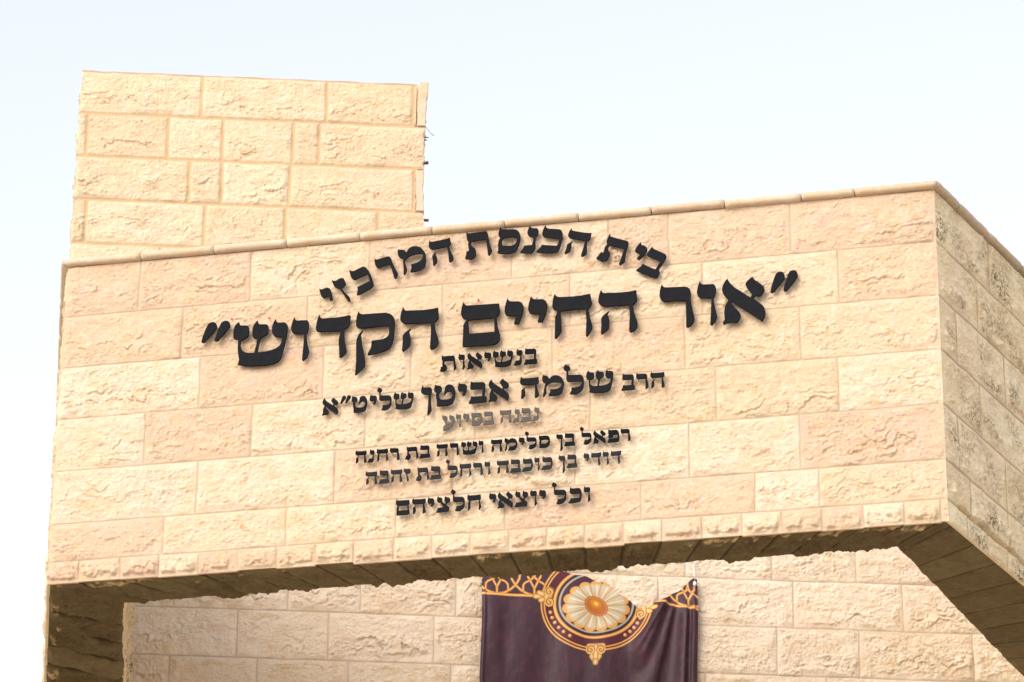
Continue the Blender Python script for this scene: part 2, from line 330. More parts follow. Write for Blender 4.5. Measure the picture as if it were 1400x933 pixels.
# underside: three strips with the joints of the lowest course running through
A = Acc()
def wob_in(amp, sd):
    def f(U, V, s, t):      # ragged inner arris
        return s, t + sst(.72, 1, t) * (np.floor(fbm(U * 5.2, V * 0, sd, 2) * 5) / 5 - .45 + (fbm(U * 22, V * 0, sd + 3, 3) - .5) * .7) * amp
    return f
face(A, (.004, .004, .003), (W - .004, .004, .003), (IR[0], IR[1], .003), (IL[0], IL[1], .003), (0, 0, -1), (0, W), (0, .25), [(-1, .3, FJ[7]), (.3, 9, [])], 53, .044, .005, jw=.007, edge=(.02, .02, .028, .01), skirt=.010, lit_chips=True, wob=wob_in(.12, 201))
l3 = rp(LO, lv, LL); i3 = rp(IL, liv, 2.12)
face(A, (.004, .004, .003), (l3[0] + .004, l3[1], .003), (i3[0], i3[1], .003), (IL[0], IL[1], .003), (0, 0, -1), (0, LL), (0, .26), [(-1, .3, [.27 + .215 * k for k in range(12)]), (.3, 9, [])], 57, .055, .005, edge=(.02, .02, .02, .012), skirt=.010, jw=.008, lit_chips=True, wob=wob_in(.05, 211))
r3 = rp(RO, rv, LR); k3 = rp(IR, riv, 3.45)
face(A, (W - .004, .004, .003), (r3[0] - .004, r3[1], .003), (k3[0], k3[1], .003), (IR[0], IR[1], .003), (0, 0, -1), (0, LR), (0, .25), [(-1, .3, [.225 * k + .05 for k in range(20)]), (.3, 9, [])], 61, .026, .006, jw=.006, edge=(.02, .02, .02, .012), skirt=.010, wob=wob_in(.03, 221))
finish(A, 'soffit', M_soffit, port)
# core and top bed
def prism(name, pts, z0, z1, mat, parent):
    n = len(pts); V = [(x, y, z0) for x, y in pts] + [(x, y, z1) for x, y in pts]
    bm = bmesh.new(); vs = [bm.verts.new(q) for q in V]
    bm.faces.new(vs[:n][::-1]); bm.faces.new(vs[n:])
    for i in range(n): bm.faces.new((vs[i], vs[(i + 1) % n], vs[n + (i + 1) % n], vs[n + i]))
    bmesh.ops.recalc_face_normals(bm, faces=bm.faces)
    me = bpy.data.meshes.new(name); bm.to_mesh(me); bm.free(); return link(name, me, mat, parent)
ins = .045
core = [rp(LO, lv, LL - .02)[:2], (0, 0), (W, 0), rp(RO, rv, LR - .02)[:2], k3[:2], IR, IL, i3[:2]]
core = [(core[0][0] + ins * .95, core[0][1] + ins * .31), (ins, ins), (W - ins, ins), (core[3][0] - ins * .95, core[3][1] + ins * .33), (k3[0] + ins, k3[1]), (IR[0] + ins * .9, IR[1] - ins), (IL[0] - ins * .9, IL[1] - ins), (i3[0] - ins, i3[1])]
prism('core', core, Z0 + .03, Z0 + 1.49, M_conc, port)

# coping of half-round stones along the top edge
def arc_profile(o, zb):       # (outward, z): half-round nose
    r = .0165
    pts = [(-.24, zb), (.014, zb)] + [(.014 + r * math.sin(a) * 1.0, zb + r - r * math.cos(a)) for a in np.linspace(.25, math.pi - .15, 9)] + [(.0, zb + 2 * r + .001), (-.24, zb + 2 * r + .004)]
    return pts
def coping(P, Q, nP, nQ, zP, zQ, name='coping_stone', mat=None):
    """P, Q plan points on the outer line, nP, nQ outward offsets (mitred) there"""
    prP, prQ = arc_profile(0, zP), arc_profile(0, zQ)
    ns = 14; bm = bmesh.new(); rings = []
    sd = random.random() * 99
    for k in range(ns + 1):
        t = k / ns; x = P[0] + (Q[0] - P[0]) * t; y = P[1] + (Q[1] - P[1]) * t
        nx = nP[0] + (nQ[0] - nP[0]) * t; ny = nP[1] + (nQ[1] - nP[1]) * t
        rg = []
        for j, ((o, za), (_, zb)) in enumerate(zip(prP, prQ)):
            z = za + (zb - za) * t
            w = .0022 * (vn(np.array([k * .9 + sd]), np.array([j * .7 + sd]), 3)[0] - .5)
            sh = .004 if k in (0, ns) else 0
            oo = o + w - (sh if 1 < j < len(prP) - 2 else 0)
            rg.append(bm.verts.new((x + nx * oo, y + ny * oo, z + w + Z0)))
        rings.append(rg)
    m = len(rings[0])
    for a, b in zip(rings, rings[1:]):
        for j in range(m): bm.faces.new((a[j], a[(j + 1) % m], b[(j + 1) % m], b[j]))
    bm.faces.new(rings[0][::-1]); bm.faces.new(rings[-1])
    bmesh.ops.recalc_face_normals(bm, faces=bm.faces)
    for f in bm.faces: f.smooth = True
    me = bpy.data.meshes.new(name); bm.to_mesh(me); bm.free()
    at = me.attributes.new('tint', 'FLOAT', 'POINT'); at.data.foreach_set('value', np.full(len(me.vertices), random.random(), np.float32))
    return link(name, me, mat or M_coping, port)
random.seed(5)
CX = [0.006, 0.336, 0.666, 0.995, 1.321, 1.642, 1.961, 2.284, 2.601, 2.917, 3.246, 3.474, 3.814]
CX[0] = 0.0; CX[-1] = W
zc = lambda x: TOPL + (TOPR - TOPL) * x / W + .001
mitR = np.array([0, -1]) + rn[:2]; mitR = mitR / np.dot(mitR, (0, -1)); mitL = np.array([0, -1]) + ln_[:2]; mitL = mitL / np.dot(mitL, (0, -1))
for i in range(len(CX) - 1):
    a, b = CX[i] + .0025 * (i > 0), CX[i + 1] - .0025 * (i < len(CX) - 2)
    dz = random.uniform(-.002, .002)
    coping((a, random.uniform(-.002, .002)), (b, random.uniform(-.002, .002)), mitL if i == 0 else (0, -1), mitR if i == len(CX) - 2 else (0, -1), zc(a) + dz, zc(b) + dz)
t0 = 0.0
for i, ln__ in enumerate([.205, .30, .36, .34, .33, .35, .36, .34, .36, .37, .40]):
    a, b = t0 + .0025 * (i > 0), t0 + ln__ - .0025
    coping(rp(RO, rv, a)[:2], rp(RO, rv, b)[:2], mitR if i == 0 else rn[:2], rn[:2], zc(W), zc(W), mat=M_coping2); t0 += ln__
t0 = 0.0
for i in range(6):
    a, b = t0 + .0025 * (i > 0), t0 + .355
    coping(rp(LO, lv, b)[:2], rp(LO, lv, a)[:2], ln_[:2], mitL if i == 0 else ln_[:2], zc(0), zc(0)); t0 += .358
for x, z in [(0.761, 1.179), (0.928, 1.168), (1.849, 1.173), (2.214, 1.435)]:
    bm = bmesh.new(); bmesh.ops.create_uvsphere(bm, u_segments=8, v_segments=5, radius=.0045, matrix=Matrix.Translation((x, -.012, z + Z0)) @ Matrix.Diagonal((1, 1.2, 1, 1)))
    me = bpy.data.meshes.new('marker_dot'); bm.to_mesh(me); bm.free(); link('marker_dot', me, M_red, port)

# ------------------------------------------------------------------ the building wall behind, with its taller end
KB = .27306; bo = np.array([0, 2.358]); bd = np.array([1, KB]) / math.hypot(1, KB); bn = np.array([bd[1], -bd[0]])
def pb(u, z, o=0.0): return (bo[0] + bd[0] * u + bn[0] * o, bo[1] + bd[1] * u + bn[1] * o, z)
bN = np.array([bn[0], bn[1], 0])
bld = thing('stone_building', (bo[0] + bd[0] * 2, bo[1] + bd[1] * 2, 0), 'pale limestone building wall behind the canopy, rising into a taller block on the left', 'building')
BJ = {'W': [2.779, 3.197], 'X': [-0.144, 0.407, 0.759, 1.226, 1.714, 2.217, 2.881, 3.423], 'Y': [0.168, 0.609, 1.12, 1.643, 2.797, 3.201, 3.763], 'Z': [-0.153, 0.271, 0.711, 1.205, 1.786, 2.442, 3.036, 3.611]}
zb = 1.0906
rowsB = []
rnd = random.Random(8)
for k in range(-40, 6):          # courses of 0.25 m, k = 0 is the course whose top lies at zb
    v1 = zb + .25 * k; v0 = v1 - .25
    js = {1: BJ['W'] + [.1, .75, 1.3, 1.9, 2.35, 3.75, 4.3, 4.9, 5.5], 0: BJ['X'] + [3.95, 4.5, 5.1], -1: BJ['Y'] + [2.2, 4.3, 4.85, 5.4], -2: BJ['Z'] + [4.1, 4.7, 5.2]}.get(k)
    if js is None:
        js = []; x = -.75 + rnd.uniform(.2, .6)
        while x < 9: js.append(x); x += rnd.uniform(.38, .62)
    rowsB.append((v0, v1, js))
UL, UR, BT = -.747, 6.2, 2.34
A = Acc()
def bp_(u0, u1, z0, z1, res, edge=0): face(A, pb(u0, z0), pb(u1, z0), pb(u1, z1), pb(u0, z1), bN, (u0, u1), (z0, z1), rowsB, 71, .020, res, edge=edge, skirt=0)
bp_(-.37, 4.1, .05, 1.55, .0038); bp_(UL, -.37, .05, 1.55, .012); bp_(4.1, UR, .05, 1.55, .02)
bp_(UL, UR, 1.55, BT, .02); bp_(UL, UR, -8 + .0, .05, .03)
eN = (-bd[0], -bd[1], 0)
face(A, pb(UL, -7.99, -.5), pb(UL, -7.99, 0), pb(UL, BT, 0), pb(UL, BT, -.5), eN, (0, .5), (-7.99, BT), [(r[0], r[1], [.12 if i % 2 else .27]) for i, r in enumerate(rowsB)], 73, .02, .02, edge=.01)
finish(A, 'wall', M_back, bld)
th = .5
pl = [pb(UL + .03, 0, -.04)[:2], pb(UR, 0, -.04)[:2], pb(UR, 0, -th)[:2], pb(UL + .03, 0, -th)[:2]]
prism('wall_core', pl, 0.0, Z0 + BT - .004, M_conc, bld)
# taller block
zt = 3.8036; TJ = {1: [-0.129, 0.514, 0.961], 2: [-0.706, -0.292, -0.012, 0.347, 0.482], 3: [-0.174, -0.007, 0.338, 0.978], 4: [-0.686, -0.085, 0.324, 0.797]}
TL, TR = -.747, 1.024
rowsT = [(zt - .25 * (i + 1), zt - .25 * i, TJ[i + 1] if i < 4 else [-.3, .2, .6]) for i in range(5)][::-1]
rowsT[0] = (BT - .2, rowsT[0][1], rowsT[0][2])
rowsT.append((zt, zt + 1, [])) 
def pwT(P, U, V):
    # ragged right end where the masonry was left unfinished
    k = np.floor((zt - V) / .25); off = np.array([-.046, .0, -.034, .004, .0, .0])[np.clip(k, 0, 5).astype(int)]
    q = sst(TR - .05, TR, U) * (off + (fbm(V * 30, V * 0, 5, 3) - .5) * .02)
    ql = sst(TL + .04, TL, U) * (fbm(V * 26, V * 0 + 3, 6, 3) - .5) * .02
    s = q - ql * -1
    P = P.copy(); P[:, 0] += bd[0] * s; P[:, 1] += bd[1] * s
    P[:, 2] += sst(zt - .03, zt, V) * (fbm(U * 14, U * 0 + 2, 9, 3) - .5) * .008
    return P
A = Acc()
ps = lambda u, z: pb(u, z, .004)
face(A, ps(TL, BT - .02), ps(TR, BT - .02), ps(TR, zt), ps(TL, zt), bN, (TL, TR), (BT - .02, zt), rowsT, 83, .0165, .0034, jw=.0105, edge=.008, skirt=0, pw=pwT)
# returns of the block: left and right ends
lN = np.array([-bd[0], -bd[1], 0]); rN = -lN
lrow = [(r[0], r[1], [.12 if i % 2 else .26]) for i, r in enumerate(rowsT)]
face(A, pb(TL, BT - .02, -.5), pb(TL, BT - .02, 0), pb(TL, zt - .03, 0), pb(TL, zt - .03, -.5), lN, (0, .5), (BT - .02, zt - .03), lrow, 87, .03, .01, edge=.008, skirt=.03)
face(A, pb(TR - .012, BT - .02, 0), pb(TR - .012, BT - .02, -.5), pb(TR - .012, zt, -.5), pb(TR - .012, zt, 0), rN, (0, .5), (BT - .02, zt), lrow, 89, .03, .01, edge=.008, skirt=.03)
finish(A, 'taller_block', M_tower, bld)
prism('block_core', [pb(TL + .03, 0, -.03)[:2], pb(TR - .04, 0, -.03)[:2], pb(TR - .04, 0, -.47)[:2], pb(TL + .03, 0, -.47)[:2]], Z0 + BT - .05, Z0 + zt - .006, M_conc, bld)
# sawn facing slabs left standing at the ragged end
def slab(u0, u1, z0, z1, o0, o1, tilt, sd):
    bm = bmesh.new(); n = 10
    def ring(k):
        t = k / n; z = z0 + (z1 - z0) * t; j = (vn(np.array([k * .8]), np.array([sd * 1.]), 4)[0] - .5) * .012
        dx = tilt * t
        return [bm.verts.new(Vector(pb(u, z, o)) + Vector((0, 0, Z0))) for u, o in ((u0 + dx, o0), (u1 + dx + j, o0), (u1 + dx + j, o1), (u0 + dx, o1))]
    R = [ring(k) for k in range(n + 1)]
    for a, b in zip(R, R[1:]):
        for i in range(4): bm.faces.new((a[i], a[(i + 1) % 4], b[(i + 1) % 4], b[i]))
    bm.faces.new(R[0]); bm.faces.new(R[-1]); bmesh.ops.recalc_face_normals(bm, faces=bm.faces)
    bmesh.ops.bevel(bm, geom=[e for e in bm.edges if e.calc_face_angle(0) > .8], offset=.004, segments=1, affect='EDGES')
    me = bpy.data.meshes.new('facing_slab'); bm.to_mesh(me); bm.free()
    at = me.attributes.new('tint', 'FLOAT', 'POINT'); at.data.foreach_set('value', np.full(len(me.vertices), .9, np.float32))
    link('facing_slab', me, M_coping, bld)
slab(.986, 1.030, 3.556, 3.818, -.05, .012, .007, 1)
slab(.990, 1.026, 3.06, 3.295, -.05, .010, -.004, 2)
# reinforcing bars and a wire end poking out
def tube(name, pts, r, mat, parent, seg=8):
    bm = bmesh.new(); R = []
    for i, q in enumerate(pts):
        q = Vector(q); t = (Vector(pts[min(i + 1, len(pts) - 1)]) - Vector(pts[max(i - 1, 0)])).normalized()
        a = t.orthogonal().normalized(); b = t.cross(a)
        R.append([bm.verts.new(q + (a * math.cos(k * 2 * math.pi / seg) + b * math.sin(k * 2 * math.pi / seg)) * r) for k in range(seg)])
    for x, y in zip(R, R[1:]):
        for k in range(seg): bm.faces.new((x[k], x[(k + 1) % seg], y[(k + 1) % seg], y[k]))
    bm.faces.new(R[0][::-1]); bm.faces.new(R[-1]); bmesh.ops.recalc_face_normals(bm, faces=bm.faces)
    for f in bm.faces: f.smooth = True
    me = bpy.data.meshes.new(name); bm.to_mesh(me); bm.free(); return link(name, me, mat, parent)
bw = lambda u, z, o=0: tuple(Vector(pb(u, z, o)) + Vector((0, 0, Z0)))
tube('rebar', [bw(.98, 3.352, -.02), bw(1.040, 3.353, -.02)], .006, M_rust, bld); tube('rebar', [bw(1.034, 3.356, -.02), bw(1.048, 3.357, -.02)], .009, M_rust, bld)
tube('rebar', [bw(.98, 3.018, -.01), bw(1.055, 3.017, -.01)], .0075, M_rust, bld); tube('rebar', [bw(.98, 3.498, -.01), bw(1.046, 3.500, -.01)], .0028, M_rust, bld); tube('rebar', [bw(.98, 3.486, -.01), bw(1.036, 3.484, -.01)], .004, M_rust, bld)
tube('wire_end', [bw(1.01, 3.572, -.01), bw(1.030, 3.562, -.01), bw(1.047, 3.538, -.01), bw(1.060, 3.522, -.01), bw(1.074, 3.512, -.01)], .0016, M_rust, bld, 5)

